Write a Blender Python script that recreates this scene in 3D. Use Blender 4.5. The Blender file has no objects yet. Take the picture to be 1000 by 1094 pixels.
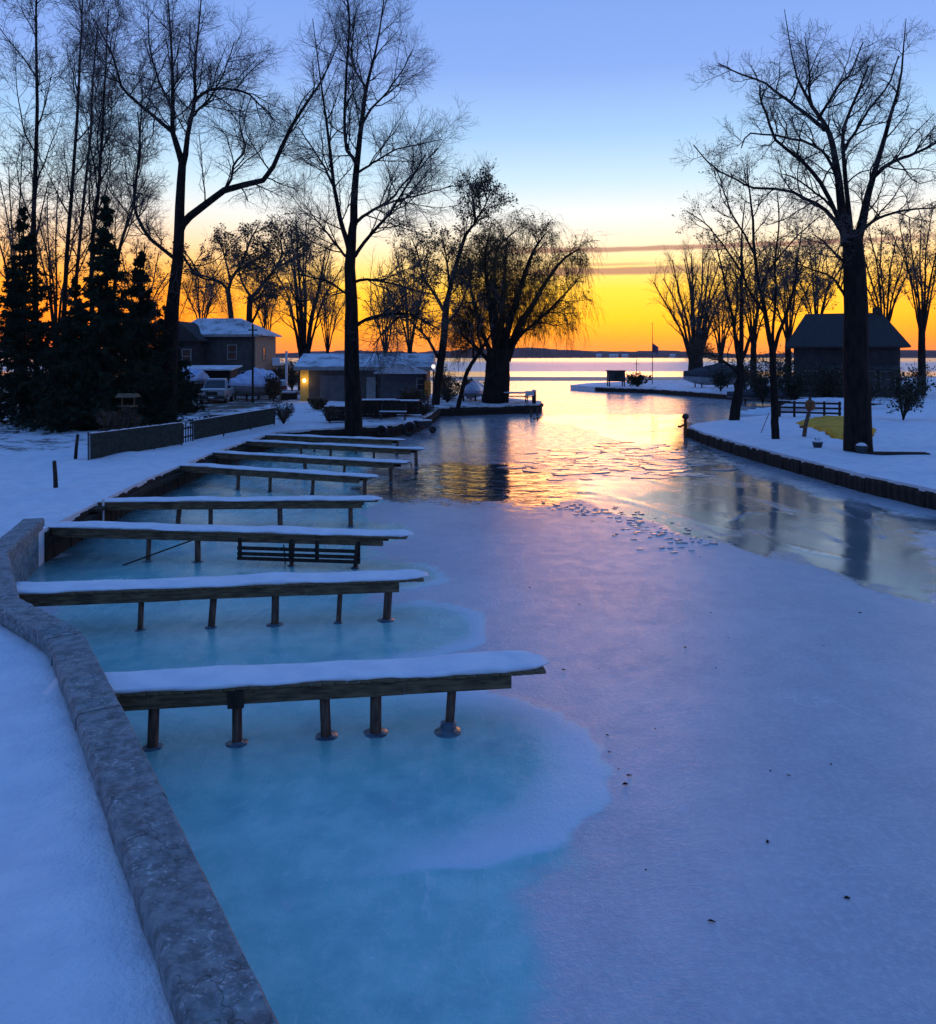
import bpy, bmesh, math, random
import numpy as np
from mathutils import Vector, Matrix
from mathutils.geometry import delaunay_2d_cdt

# ------------------------------------------------------------------ camera, sky, sun, exposure
scene = bpy.context.scene
col = scene.collection
H, F, CX, HY = 4.5, 900.0, 500.0, 380.0        # eye height (m), focal length and horizon in photo pixels (1000 wide)
cam_d = bpy.data.cameras.new('camera'); cam = bpy.data.objects.new('camera', cam_d); col.objects.link(cam)
cam.location = (0, 0, H); cam.rotation_euler = (math.radians(90), 0, 0)
cam_d.sensor_fit = 'HORIZONTAL'; cam_d.sensor_width = 36.0; cam_d.lens = 36.0 * F / 1000.0
cam_d.shift_y = -(547.0 - HY) / 1000.0
cam_d.clip_start = 0.1; cam_d.clip_end = 20000
scene.camera = cam
scene.render.resolution_x, scene.render.resolution_y = 936, 1024
vs = scene.view_settings
vs.view_transform = 'Standard'; vs.look = 'None'; vs.exposure = 0.0; vs.gamma = 1.0; vs.use_curve_mapping = False

SUN_AZ = math.radians(8.0)      # to the right of straight ahead (+Y)
SUN_EL = math.radians(2.2)
SUNV = Vector((math.sin(SUN_AZ), math.cos(SUN_AZ), 0))

class NT:
    """small node-tree helper"""
    def __init__(s, tree): s.t = tree; s.n = tree.nodes; s.l = tree.links
    def new(s, typ, **kw):
        n = s.n.new(typ)
        for k, v in kw.items(): setattr(n, k, v)
        return n
    def link(s, a, b): s.l.new(a, b)
    def setin(s, node, i, v):
        if hasattr(v, 'is_output') or isinstance(v, bpy.types.NodeSocket): s.l.new(v, node.inputs[i])
        elif v is not None: node.inputs[i].default_value = v
    def math(s, op, a, b=None, c=None, clamp=False):
        n = s.new('ShaderNodeMath', operation=op); n.use_clamp = clamp
        for i, v in enumerate((a, b, c)): s.setin(n, i, v)
        return n.outputs[0]
    def mixc(s, f, a, b, blend='MIX'):
        n = s.new('ShaderNodeMix', data_type='RGBA', blend_type=blend)
        s.setin(n, 0, f)
        s.setin(n, 6, a if not isinstance(a, tuple) else (*a[:3], 1)); s.setin(n, 7, b if not isinstance(b, tuple) else (*b[:3], 1))
        return n.outputs[2]
    def mixf(s, f, a, b):
        n = s.new('ShaderNodeMix', data_type='FLOAT')
        s.setin(n, 0, f); s.setin(n, 2, a); s.setin(n, 3, b)
        return n.outputs[0]
    def ramp(s, fac, stops, interp='LINEAR'):
        n = s.new('ShaderNodeValToRGB'); r = n.color_ramp; r.interpolation = interp
        while len(r.elements) < len(stops): r.elements.new(0.5)
        for e, (p, c) in zip(r.elements, stops):
            e.position = p; e.color = (*c, 1) if isinstance(c, tuple) else (c, c, c, 1)
        s.setin(n, 0, fac); return n.outputs[0]
    def smooth(s, v, a, b):
        n = s.new('ShaderNodeMapRange', interpolation_type='SMOOTHSTEP')
        s.setin(n, 0, v); s.setin(n, 1, a); s.setin(n, 2, b); n.inputs[3].default_value = 0; n.inputs[4].default_value = 1
        return n.outputs[0]
    def noise(s, vec, scale, detail=3, rough=0.55, dist=0.0):
        n = s.new('ShaderNodeTexNoise'); s.setin(n, 'Vector', vec)
        n.inputs['Scale'].default_value = scale; n.inputs['Detail'].default_value = detail
        n.inputs['Roughness'].default_value = rough; n.inputs['Distortion'].default_value = dist
        return n.outputs[0]
    def mapping(s, vec, scale=(1, 1, 1), loc=(0, 0, 0), rot=(0, 0, 0)):
        n = s.new('ShaderNodeMapping'); s.setin(n, 'Vector', vec)
        n.inputs['Scale'].default_value = scale; n.inputs['Location'].default_value = loc; n.inputs['Rotation'].default_value = rot
        return n.outputs[0]

world = bpy.data.worlds.new('World'); scene.world = world; world.use_nodes = True
w = NT(world.node_tree); w.n.clear()
out = w.new('ShaderNodeOutputWorld'); bg = w.new('ShaderNodeBackground'); bg.inputs[1].default_value = 0.1
w.link(bg.outputs[0], out.inputs[0])
tc = w.new('ShaderNodeTexCoord'); D = tc.outputs['Generated']
sep = w.new('ShaderNodeSeparateXYZ'); w.link(D, sep.inputs[0])
z = sep.outputs[2]
# evening sky: glow bands over the place where the sun went down, fading round to dusk blue on the other side
glow = w.ramp(w.math('MAXIMUM', z, 0.0), [
    (0.000, (1.65, 0.42, 0.012)), (0.018, (1.75, 0.52, 0.010)), (0.045, (1.80, 0.78, 0.016)), (0.078, (1.65, 0.90, 0.070)),
    (0.100, (1.45, 0.95, 0.27)), (0.130, (1.25, 1.03, 0.70)), (0.160, (1.05, 1.05, 1.0)), (0.200, (0.68, 0.90, 1.05)),
    (0.250, (0.43, 0.69, 1.03)), (0.320, (0.28, 0.46, 0.97)), (0.52, (0.135, 0.31, 0.80)), (1.0, (0.072, 0.215, 0.64))])
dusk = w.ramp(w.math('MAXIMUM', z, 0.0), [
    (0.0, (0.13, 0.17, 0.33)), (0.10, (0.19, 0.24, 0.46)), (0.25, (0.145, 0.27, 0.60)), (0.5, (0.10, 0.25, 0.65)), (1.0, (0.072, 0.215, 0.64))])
dot = w.new('ShaderNodeVectorMath', operation='DOT_PRODUCT'); w.link(D, dot.inputs[0]); dot.inputs[1].default_value = SUNV
hl = w.math('SQRT', w.math('MAXIMUM', w.math('SUBTRACT', 1.0, w.math('MULTIPLY', z, z)), 1e-4))
ca = w.math('DIVIDE', dot.outputs['Value'], hl)          # cosine of the azimuth away from the sun
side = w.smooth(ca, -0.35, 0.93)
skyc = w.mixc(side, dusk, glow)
# a deeper orange low down away from the sun
redden = w.math('MULTIPLY', w.math('SUBTRACT', 1.0, w.smooth(ca, 0.86, 0.995)), w.math('SUBTRACT', 1.0, w.smooth(z, 0.04, 0.20)))
skyc = w.mixc(w.math('MULTIPLY', redden, 0.9), skyc, (1.0, 0.50, 0.26), 'MULTIPLY')
# thin mauve streaks of cloud low over the lake
az = w.math('ARCTAN2', sep.outputs[0], sep.outputs[1])
cv = w.new('ShaderNodeCombineXYZ'); w.link(w.math('MULTIPLY', az, 9.0), cv.inputs[0]); w.link(w.math('MULTIPLY', z, 60.0), cv.inputs[1])
cn = w.noise(cv.outputs[0], 1.6, 4, 0.55)
def band(zc, half, amp):
    e = w.math('ABSOLUTE', w.math('SUBTRACT', w.math('ADD', z, w.math('MULTIPLY', w.math('SUBTRACT', cn, 0.5), amp)), zc))
    return w.math('SUBTRACT', 1.0, w.smooth(e, half * 0.35, half))
def azmask(lo0, lo1, hi0, hi1):
    return w.math('MULTIPLY', w.smooth(az, lo0, lo1), w.math('SUBTRACT', 1.0, w.smooth(az, hi0, hi1)))
m1 = w.math('MULTIPLY', band(0.1235, 0.0042, 0.006), azmask(-0.02, 0.10, 0.40, 0.62))
m2 = w.math('MULTIPLY', band(0.0985, 0.0058, 0.010), azmask(0.0, 0.12, 0.20, 0.36))
m3 = w.math('MULTIPLY', band(0.1065, 0.0022, 0.008), azmask(0.05, 0.14, 0.17, 0.26))
m4 = w.math('MULTIPLY', band(0.140, 0.0012, 0.010), azmask(0.11, 0.14, 0.16, 0.19))
mc = w.math('MULTIPLY', w.math('MAXIMUM', w.math('MAXIMUM', m1, m2), w.math('MAXIMUM', w.math('MULTIPLY', m3, 0.6), w.math('MULTIPLY', m4, 0.3))), 0.86)
skyc = w.mixc(mc, skyc, (0.52, 0.25, 0.19))
ns = w.new('ShaderNodeTexSky', sky_type='NISHITA'); ns.sun_disc = False
ns.sun_elevation = SUN_EL; ns.sun_rotation = SUN_AZ; ns.air_density = 1.2; ns.dust_density = 1.5; ns.ozone_density = 2.0
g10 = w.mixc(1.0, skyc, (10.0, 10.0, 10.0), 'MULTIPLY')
add = w.mixc(0.05, g10, ns.outputs[0], 'ADD')
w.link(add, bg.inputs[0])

sun_d = bpy.data.lights.new('sun', 'SUN'); sun = bpy.data.objects.new('sun', sun_d); col.objects.link(sun)
sun_d.energy = 0.30; sun_d.angle = math.radians(13.0); sun_d.color = (1.0, 0.36, 0.14)
sdir = Vector((math.sin(SUN_AZ) * math.cos(SUN_EL), math.cos(SUN_AZ) * math.cos(SUN_EL), math.sin(SUN_EL)))
sun.rotation_euler = sdir.to_track_quat('Z', 'Y').to_euler()
sun.location = (0, 60, 40)

# ------------------------------------------------------------------ helpers
def at(px, py, zz=0.0):
    """photo pixel on the level zz -> world"""
    d = (H - zz) * F / (py - HY)
    return Vector(((px - CX) / F * d, d, zz))
def atd(px, py, d):
    return Vector(((px - CX) / F * d, d, H - (py - HY) / F * d))

MATS = {}
def mat(name, c, rough=0.8, c2=None, scale=4.0, bump=0.0, bscale=None, spec=0.3, metal=0.0, stretch=(1, 1, 1), emit=None, estr=0.0, detail=4, lo=0.35, hi=0.65):
    m = bpy.data.materials.new(name); m.use_nodes = True; MATS[name] = m
    t = NT(m.node_tree); b = t.n['Principled BSDF']
    b.inputs['Roughness'].default_value = rough; b.inputs['Metallic'].default_value = metal
    b.inputs['Specular IOR Level'].default_value = spec
    tcn = t.new('ShaderNodeTexCoord'); v = t.mapping(tcn.outputs['Object'], stretch)
    if c2 is None: c2 = tuple(x * 0.65 for x in c)
    f = t.smooth(t.noise(v, scale, detail), lo, hi)
    t.link(t.mixc(f, c, c2), b.inputs['Base Color'])
    if bump:
        bn = t.new('ShaderNodeBump'); bn.inputs['Strength'].default_value = min(1, bump); bn.inputs['Distance'].default_value = 0.03
        t.link(t.noise(v, bscale or scale * 4, 5), bn.inputs['Height']); t.link(bn.outputs[0], b.inputs['Normal'])
    if emit:
        b.inputs['Emission Color'].default_value = (*emit, 1); b.inputs['Emission Strength'].default_value = estr
    return m

mat('snow', (0.80, 0.82, 0.86), 0.7, (0.70, 0.73, 0.80), 3.0, 0.25, 9.0, 0.25)
mat('bark', (0.028, 0.021, 0.018), 0.9, (0.012, 0.010, 0.009), 6.0, 0.8, 18, 0.1, stretch=(1, 1, 0.25))
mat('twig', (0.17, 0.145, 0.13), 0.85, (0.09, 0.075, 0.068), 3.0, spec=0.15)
mat('willow_twig', (0.15, 0.095, 0.04), 0.85, (0.08, 0.055, 0.028), 3.0, spec=0.15)
mat('dead_leaf', (0.12, 0.072, 0.032), 0.85, (0.06, 0.04, 0.02), 2.0, spec=0.1)
mat('needle', (0.018, 0.035, 0.016), 0.85, (0.010, 0.020, 0.012), 2.0, spec=0.15)
mat('evergreen', (0.03, 0.045, 0.02), 0.85, (0.015, 0.025, 0.012), 2.0, spec=0.15)
mat('wood', (0.22, 0.15, 0.085), 0.8, (0.085, 0.058, 0.036), 3.0, 0.5, 14, 0.2, stretch=(1, 6, 6))
mat('post_wood', (0.20, 0.115, 0.08), 0.75, (0.075, 0.045, 0.036), 5.0, 0.5, 16, 0.2, stretch=(4, 4, 0.6))
mat('dark_wood', (0.05, 0.038, 0.028), 0.85, (0.022, 0.017, 0.014), 4.0, 0.5, 14, 0.2, stretch=(3, 3, 0.5))
mat('concrete', (0.23, 0.29, 0.31), 0.65, (0.11, 0.145, 0.16), 9.0, 1.0, 30, 0.45, detail=12)
def frosted(name, scale, lo, hi, c, amt, crack=False):
    """adds frost specks (and hairline cracks) of their own shape to a material"""
    t = NT(MATS[name].node_tree); b = t.n['Principled BSDF']; old = b.inputs['Base Color'].links[0].from_socket
    v = t.new('ShaderNodeTexCoord').outputs['Object']
    m = t.math('MULTIPLY', t.smooth(t.noise(v, scale, 5, 0.7), lo, hi), t.smooth(t.noise(v, scale * 0.12, 3), 0.38, 0.66))
    col_ = t.mixc(t.math('MULTIPLY', m, amt), old, c)
    if crack:
        vo = t.new('ShaderNodeTexVoronoi', feature='DISTANCE_TO_EDGE'); vo.inputs['Scale'].default_value = 1.1
        mp = t.new('ShaderNodeVectorMath', operation='ADD'); t.link(v, mp.inputs[0])
        nz = t.new('ShaderNodeTexNoise'); t.link(v, nz.inputs[0]); nz.inputs['Scale'].default_value = 3.0
        t.link(nz.outputs['Color'], mp.inputs[1]); t.link(mp.outputs[0], vo.inputs['Vector'])
        k = t.math('SUBTRACT', 1.0, t.smooth(vo.outputs['Distance'], 0.003, 0.012))
        col_ = t.mixc(t.math('MULTIPLY', k, 0.55), col_, (0.02, 0.024, 0.026))
    t.link(col_, b.inputs['Base Color'])
frosted('concrete', 26, 0.52, 0.66, (0.62, 0.66, 0.70), 0.75, True)
mat('stone', (0.075, 0.055, 0.042), 0.85, (0.022, 0.019, 0.017), 2.0, 0.6, 9, 0.2)
mat('fence_mesh', (0.045, 0.055, 0.045), 0.9, (0.028, 0.034, 0.03), 5.0, 0.5, 60, 0.1)
mat('metal', (0.10, 0.10, 0.11), 0.5, (0.06, 0.06, 0.065), 6.0, metal=0.6)
mat('siding', (0.10, 0.092, 0.085), 0.8, (0.07, 0.065, 0.062), 1.5, 0.1, 20)
mat('sunlit_siding', (0.42, 0.30, 0.20), 0.8, (0.32, 0.23, 0.16), 1.5, 0.1, 20)  # end-wall siding with the low sun's warm light put into its colour
mat('siding_dark', (0.055, 0.05, 0.05), 0.85, (0.035, 0.032, 0.034), 1.5, 0.2, 20)
mat('roof_dark', (0.05, 0.045, 0.045), 0.9, (0.03, 0.03, 0.03), 6, 0.4, 24)
mat('roof_snow', (0.70, 0.72, 0.77), 0.7, (0.22, 0.22, 0.24), 0.9, 0.3, 8, lo=0.45, hi=0.75)
mat('trim', (0.36, 0.35, 0.33), 0.6, (0.28, 0.27, 0.26), 3)
mat('glass', (0.02, 0.022, 0.026), 0.08, (0.03, 0.03, 0.035), 2, spec=0.6)
mat('garage_door', (0.13, 0.13, 0.14), 0.6, (0.10, 0.10, 0.11), 2, 0.1)
mat('lamplit_wall', (0.62, 0.42, 0.10), 0.8, (0.5, 0.33, 0.08), 2)  # garage wall with the lamp's yellow glow put into its colour
mat('bulb', (1, 0.8, 0.4), 0.4, emit=(1.0, 0.62, 0.16), estr=14)
mat('lake_gap_glow', (1, 0.9, 0.8), 0.4, emit=(1.0, 0.80, 0.66), estr=1.3)  # glow standing in for a bright gap onto the lake
mat('white_paint', (0.78, 0.78, 0.78), 0.5, (0.68, 0.68, 0.70), 3)
mat('red_paint', (0.45, 0.05, 0.05), 0.6, (0.3, 0.04, 0.04), 3)
mat('orange_sign', (0.75, 0.26, 0.04), 0.6, (0.6, 0.2, 0.03), 3)
mat('truck_paint', (0.30, 0.32, 0.33), 0.35, (0.25, 0.26, 0.27), 3, spec=0.5)
mat('black_plastic', (0.02, 0.02, 0.022), 0.6, (0.03, 0.03, 0.03), 4)
mat('headlight', (0.5, 0.5, 0.52), 0.15, (0.4, 0.4, 0.42), 4, spec=0.6)
mat('shrink_wrap', (0.55, 0.60, 0.78), 0.35, (0.42, 0.47, 0.66), 1.2, 0.5, 4, spec=0.4)
mat('blue_tarp', (0.30, 0.42, 0.70), 0.5, (0.6, 0.64, 0.75), 1.2, 0.5, 4)
mat('dark_tarp', (0.035, 0.032, 0.04), 0.7, (0.06, 0.055, 0.065), 1.6, 0.5, 5)
mat('boat_hull', (0.35, 0.35, 0.36), 0.4, (0.25, 0.25, 0.26), 2)
mat('rust', (0.30, 0.11, 0.035), 0.85, (0.12, 0.055, 0.03), 7, 0.6, 20)
mat('dry_grass', (0.80, 0.42, 0.025), 0.9, (0.55, 0.28, 0.02), 1.6, 0.7, 40)
mat('pot', (0.05, 0.06, 0.07), 0.6, (0.03, 0.035, 0.04), 5)
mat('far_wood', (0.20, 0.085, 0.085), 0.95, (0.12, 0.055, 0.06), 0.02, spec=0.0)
mat('ice_chunk', (0.34, 0.36, 0.42), 0.13, (0.12, 0.14, 0.18), 2.5, 0.3, 12, spec=0.6)
mat('collar_ice', (0.10, 0.17, 0.22), 0.35, (0.05, 0.08, 0.12), 8, 0.4, 20, spec=0.5)
mat('leaf_litter', (0.02, 0.014, 0.010), 0.9, (0.03, 0.02, 0.012), 9)
mat('flag_cloth', (0.25, 0.06, 0.07), 0.8, (0.10, 0.10, 0.22), 3)
mat('rubber', (0.02, 0.02, 0.021), 0.8, (0.03, 0.03, 0.03), 8)

def new_mesh(name, V, loops, starts, material, parent=None, smooth=False):
    me = bpy.data.meshes.new(name)
    V = np.asarray(V, dtype=np.float32); loops = np.asarray(loops, dtype=np.int32); starts = np.asarray(starts, dtype=np.int32)
    me.vertices.add(len(V)); me.vertices.foreach_set('co', V.ravel())
    me.loops.add(len(loops)); me.loops.foreach_set('vertex_index', loops)
    me.polygons.add(len(starts)); me.polygons.foreach_set('loop_start', starts)
    me.polygons.foreach_set('use_smooth', np.full(len(starts), smooth, dtype=bool))
    me.update(calc_edges=True); me.validate()
    if material: me.materials.append(MATS[material] if isinstance(material, str) else material)
    o = bpy.data.objects.new(name, me); col.objects.link(o); o.parent = parent
    return o

class MB:
    """collects boxes, tubes and prisms; build() links them as one mesh"""
    def __init__(s): s.v = []; s.f = []
    def add(s, vs, fs):
        b = len(s.v); s.v += [tuple(v) for v in vs]; s.f += [tuple(i + b for i in f) for f in fs]; return s
    def hexa(s, p):    # 8 points: bottom ring 0-3 ccw, top ring 4-7
        return s.add(p, [(3, 2, 1, 0), (4, 5, 6, 7), (0, 1, 5, 4), (1, 2, 6, 5), (2, 3, 7, 6), (3, 0, 4, 7)])
    def box(s, x0, x1, y0, y1, z0, z1, rz=0.0, c=(0, 0, 0)):
        p = [(x0, y0, z0), (x1, y0, z0), (x1, y1, z0), (x0, y1, z0), (x0, y0, z1), (x1, y0, z1), (x1, y1, z1), (x0, y1, z1)]
        ct, st = math.cos(rz), math.sin(rz)
        return s.hexa([(c[0] + x * ct - y * st, c[1] + x * st + y * ct, c[2] + zz) for x, y, zz in p])
    def tube(s, pts, radii, n=8, caps=True):
        pts = [Vector(p) for p in pts]; b = len(s.v); m = len(pts)
        if not hasattr(radii, '__len__'): radii = [radii] * m
        for i, p in enumerate(pts):
            t = (pts[min(i + 1, m - 1)] - pts[max(i - 1, 0)]).normalized()
            ref = Vector((1, 0, 0)) if abs(t.x) < 0.8 else Vector((0, 1, 0))
            u = t.cross(ref).normalized(); v = t.cross(u)
            for k in range(n):
                a = 2 * math.pi * k / n; q = p + radii[i] * (math.cos(a) * u + math.sin(a) * v); s.v.append(tuple(q))
        for i in range(m - 1):
            for k in range(n):
                k2 = (k + 1) % n
                s.f.append((b + i * n + k, b + i * n + k2, b + (i + 1) * n + k2, b + (i + 1) * n + k))
        if caps:
            s.f.append(tuple(b + k for k in reversed(range(n)))); s.f.append(tuple(b + (m - 1) * n + k for k in range(n)))
        return s
    def lathe(s, prof, n=16, c=(0, 0, 0)):     # profile (r, z)
        b = len(s.v)
        for r, zz in prof:
            for k in range(n):
                a = 2 * math.pi * k / n; s.v.append((c[0] + r * math.cos(a), c[1] + r * math.sin(a), c[2] + zz))
        for i in range(len(prof) - 1):
            for k in range(n):
                k2 = (k + 1) % n
                s.f.append((b + i * n + k, b + i * n + k2, b + (i + 1) * n + k2, b + (i + 1) * n + k))
        s.f.append(tuple(b + k for k in reversed(range(n)))); s.f.append(tuple(b + (len(prof) - 1) * n + k for k in range(n)))
        return s
    def loft(s, rings, closed=True, caps=True):    # rings of equal length
        b = len(s.v); n = len(rings[0])
        for r in rings: s.v += [tuple(p) for p in r]
        for i in range(len(rings) - 1):
            for k in range(n if closed else n - 1):
                k2 = (k + 1) % n
                s.f.append((b + i * n + k, b + i * n + k2, b + (i + 1) * n + k2, b + (i + 1) * n + k))
        if caps: s.f.append(tuple(b + k for k in reversed(range(n)))); s.f.append(tuple(b + (len(rings) - 1) * n + k for k in range(n)))
        return s
    def build(s, name, material, parent=None, smooth=False, off=None, bevel=0.0):
        me = bpy.data.meshes.new(name)
        v = s.v if off is None else [(a - off[0], b - off[1], c - off[2]) for a, b, c in s.v]
        me.from_pydata(v, [], s.f)
        bm = bmesh.new(); bm.from_mesh(me)
        bmesh.ops.recalc_face_normals(bm, faces=bm.faces)
        if bevel: bmesh.ops.bevel(bm, geom=bm.edges[:], offset=bevel, segments=2, affect='EDGES', profile=0.6)
        bm.to_mesh(me); bm.free()
        if smooth: me.polygons.foreach_set('use_smooth', [True] * len(me.polygons))
        me.materials.append(MATS[material]); me.update()
        o = bpy.data.objects.new(name, me); col.objects.link(o); o.parent = parent
        return o

def tag(o, label=None, cat=None, group=None, kind=None):
    if label: o['label'] = label
    if cat: o['category'] = cat
    if group: o['group'] = group
    if kind: o['kind'] = kind
    return o
def thing(name, label, cat, loc=(0, 0, 0), rz=0.0, group=None):
    o = bpy.data.objects.new(name, None); col.objects.link(o); o.empty_display_size = 0.3
    o.location = loc; o.rotation_euler = (0, 0, rz)
    return tag(o, label, cat, group)
def inst(o, name, parent, loc, rot=(0, 0, 0), scale=(1, 1, 1)):
    c = o.copy(); c.name = name; col.objects.link(c); c.parent = parent
    c.location = loc; c.rotation_euler = rot; c.scale = scale
    return c

# ------------------------------------------------------------------ the setting: shores, ice, lake
def poly_dist(P, poly, closed=True):
    """signed distance of points (n,2) to a polygon (negative inside) or plain distance to a polyline"""
    P = np.asarray(P, float); poly = np.asarray(poly, float)
    A = poly; B = np.roll(poly, -1, 0)
    if not closed: A, B = A[:-1], B[:-1]
    best = np.full(len(P), 1e9); inside = np.zeros(len(P), bool)
    for a, b in zip(A, B):
        d = b - a; t = np.clip(((P - a) @ d) / max(d @ d, 1e-9), 0, 1)
        q = a + t[:, None] * d; best = np.minimum(best, np.hypot(P[:, 0] - q[:, 0], P[:, 1] - q[:, 1]))
        if closed:
            c = ((a[1] > P[:, 1]) != (b[1] > P[:, 1]))
            with np.errstate(divide='ignore', invalid='ignore'):
                xx = (b[0] - a[0]) * (P[:, 1] - a[1]) / (b[1] - a[1] if b[1] != a[1] else 1e-9) + a[0]
            inside ^= c & (P[:, 0] < xx)
    return np.where(inside, -best, best) if closed else best

def densify(pts, step):
    o = []
    for a, b in zip(pts[:-1], pts[1:]):
        a = np.array(a, float); b = np.array(b, float); k = max(1, int(np.hypot(*(b - a)) / step))
        o += [tuple(a + (b - a) * i / k) for i in range(k)]
    return o + [tuple(pts[-1])]

# shore lines (metres; the eye stands at 0,0)
NEAR = [(9, -3.5), (3.4, -0.2), (0.3, 2.35), (-0.98, 4.47), (-2.44, 6.83), (-3.5, 8.55), (-4.6, 10.3), (-4.93, 10.8), (-5.25, 11.15), (-6.6, 12.4), (-8.35, 15.3), (-9.25, 18.4)]
LEFT = [(-9.25, 18.4), (-9.6, 22), (-9.9, 26), (-10.0, 34), (-9.6, 42), (-7.2, 44.2), (-4.2, 46.5), (-2.9, 50), (-2.3, 57), (-2.15, 62.3), (5.6, 66.2), (6.1, 70), (3.0, 77), (-8, 88), (-45, 104), (-320, 118)]
RIGHT = [(60, -8), (22, 6), (16.6, 15), (14.2, 22), (13.05, 27.6), (12.6, 32.7), (12.15, 38), (12.0, 43), (12.2, 46.6), (13.2, 48.6), (17, 53), (26, 61), (34, 68), (33, 75), (27, 86), (22, 100), (16, 106), (13.6, 112), (17, 120), (30, 134), (70, 146), (320, 152)]

def offset_path(path, d):
    """shift a path to its left by d"""
    P = [Vector((a, b)) for a, b in path]; o = []
    for i, p in enumerate(P):
        t = (P[min(i + 1, len(P) - 1)] - P[max(i - 1, 0)]).normalized(); n = Vector((-t.y, t.x)); o.append((p.x + n.x * d, p.y + n.y * d))
    return o
def land_noise(x, y):
    return (0.05 * np.sin(0.7 * x + 0.33 * y) + 0.04 * np.sin(1.7 * x - 1.3 * y + 1) + 0.03 * np.sin(0.31 * x + 2.3 * y + 2)
            + 0.02 * np.sin(3.9 * x + 1.1 * y) * np.cos(2.9 * y)
            + 0.016 * np.sin(6.3 * x + 3.1 * y + 1.7 * np.sin(1.3 * y)) * np.sin(0.8 * x - 0.5 * y))
LANDS = {}
def land(name, shore, far, base, rise):
    edge = densify(shore, 0.6) ; poly = edge + far
    P2 = np.array(poly); LANDS[name] = (P2, base, rise, np.array(list(shore) + far))
    pts = [Vector((p[0], p[1])) for p in poly]
    nb = len(pts)
    rng = np.random.default_rng(5); extra = []
    y = -6.0
    while y < 150:
        s = max(0.28, abs(y) * 0.022); hw = 14 + abs(y) * 0.75
        for x in np.arange(-hw, hw, s): extra.append((x + rng.uniform(-.3, .3) * s, y + rng.uniform(-.3, .3) * s))
        y += s
    E = np.array(extra); d = poly_dist(E, P2)
    E = E[d < -0.12]
    pts += [Vector((a, b)) for a, b in E]
    ov, oe, of, *_ = delaunay_2d_cdt(pts, [], [list(range(nb))], 1, 1e-4)
    V = np.array([(v.x, v.y) for v in ov]); dd = np.maximum(0, -poly_dist(V, P2))
    zz = land_z_arr(name, V, dd)
    verts = [(a, b, c) for (a, b), c in zip(V, zz)]; faces = [tuple(f) for f in of]
    # a rounded lip of snow hanging over the edge
    bpts = edge; n0 = len(verts)
    for k, (x, yy) in enumerate(bpts):
        verts += [(x, yy, base), (x, yy, base - 0.10), (x, yy, base - 0.9)]
    for k in range(len(bpts) - 1):
        a = n0 + 3 * k
        faces += [(a, a + 1, a + 4, a + 3), (a + 1, a + 2, a + 5, a + 4)]
    me = bpy.data.meshes.new(name); me.from_pydata(verts, [], faces); me.update()
    me.polygons.foreach_set('use_smooth', [True] * len(me.polygons))
    o = bpy.data.objects.new(name, me); col.objects.link(o); tag(o, kind='structure')
    return o
def land_z_arr(name, V, dd):
    P2, base, rise, _ = LANDS[name]
    k = np.clip(dd / 1.2, 0, 1); k = k * k * (3 - 2 * k); k2 = np.clip(dd / 10, 0, 1)
    return base + k * (0.02 + land_noise(V[:, 0], V[:, 1])) + rise * k2
def gz(x, y):
    """height of the land at x, y"""
    for name in LANDS:
        P2 = LANDS[name][3]; d = poly_dist([(x, y)], P2)[0]
        if d < 0: return float(land_z_arr(name, np.array([(x, y)]), np.array([-d]))[0])
    return 0.0

def snow_ground_mat():
    m = bpy.data.materials.new('snowy_ground'); m.use_nodes = True; MATS['snowy_ground'] = m
    t = NT(m.node_tree); b = t.n['Principled BSDF']; b.inputs['Roughness'].default_value = 0.75; b.inputs['Specular IOR Level'].default_value = 0.2
    v = t.new('ShaderNodeTexCoord').outputs['Object']
    at_ = t.new('ShaderNodeAttribute'); at_.attribute_name = 'bare'
    n1 = t.noise(v, 0.9, 6, 0.65); n2 = t.noise(v, 9.0, 5, 0.6)
    f = t.smooth(t.math('ADD', t.math('ADD', n1, t.math('MULTIPLY', n2, 0.25)), at_.outputs['Fac']), 0.80, 0.98)
    snow = t.mixc(t.smooth(t.noise(v, 2.2, 4), 0.3, 0.7), (0.82, 0.84, 0.88), (0.70, 0.73, 0.80))
    earth = t.mixc(n2, (0.05, 0.042, 0.03), (0.11, 0.085, 0.05))
    t.link(t.mixc(f, snow, earth), b.inputs['Base Color'])
    bn = t.new('ShaderNodeBump'); bn.inputs['Strength'].default_value = 0.8; bn.inputs['Distance'].default_value = 0.07
    t.link(t.math('ADD', t.math('ADD', t.noise(v, 3.2, 6, 0.6), t.math('MULTIPLY', t.noise(v, 28, 3), 0.22)), t.math('MULTIPLY', n1, 0.7)), bn.inputs['Height']); t.link(bn.outputs[0], b.inputs['Normal'])
    return m
snow_ground_mat()
def set_bare(o, fn):
    me = o.data; n = len(me.vertices); co = np.empty(n * 3, np.float32); me.vertices.foreach_get('co', co); co = co.reshape(-1, 3)
    a = me.attributes.new('bare', 'FLOAT', 'POINT'); a.data.foreach_set('value', fn(co).astype(np.float32))
    me.materials.append(MATS['snowy_ground'])
left_far = [(-320, -60), (9, -60)]
right_far = [(320, -60), (60, -60)]
gl = land('snowy_left_bank', offset_path(NEAR, 0.22)[:-1] + LEFT, left_far, 0.72, 0.10)
gr = land('snowy_right_bank', RIGHT, right_far, 0.60, 0.12)
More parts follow.
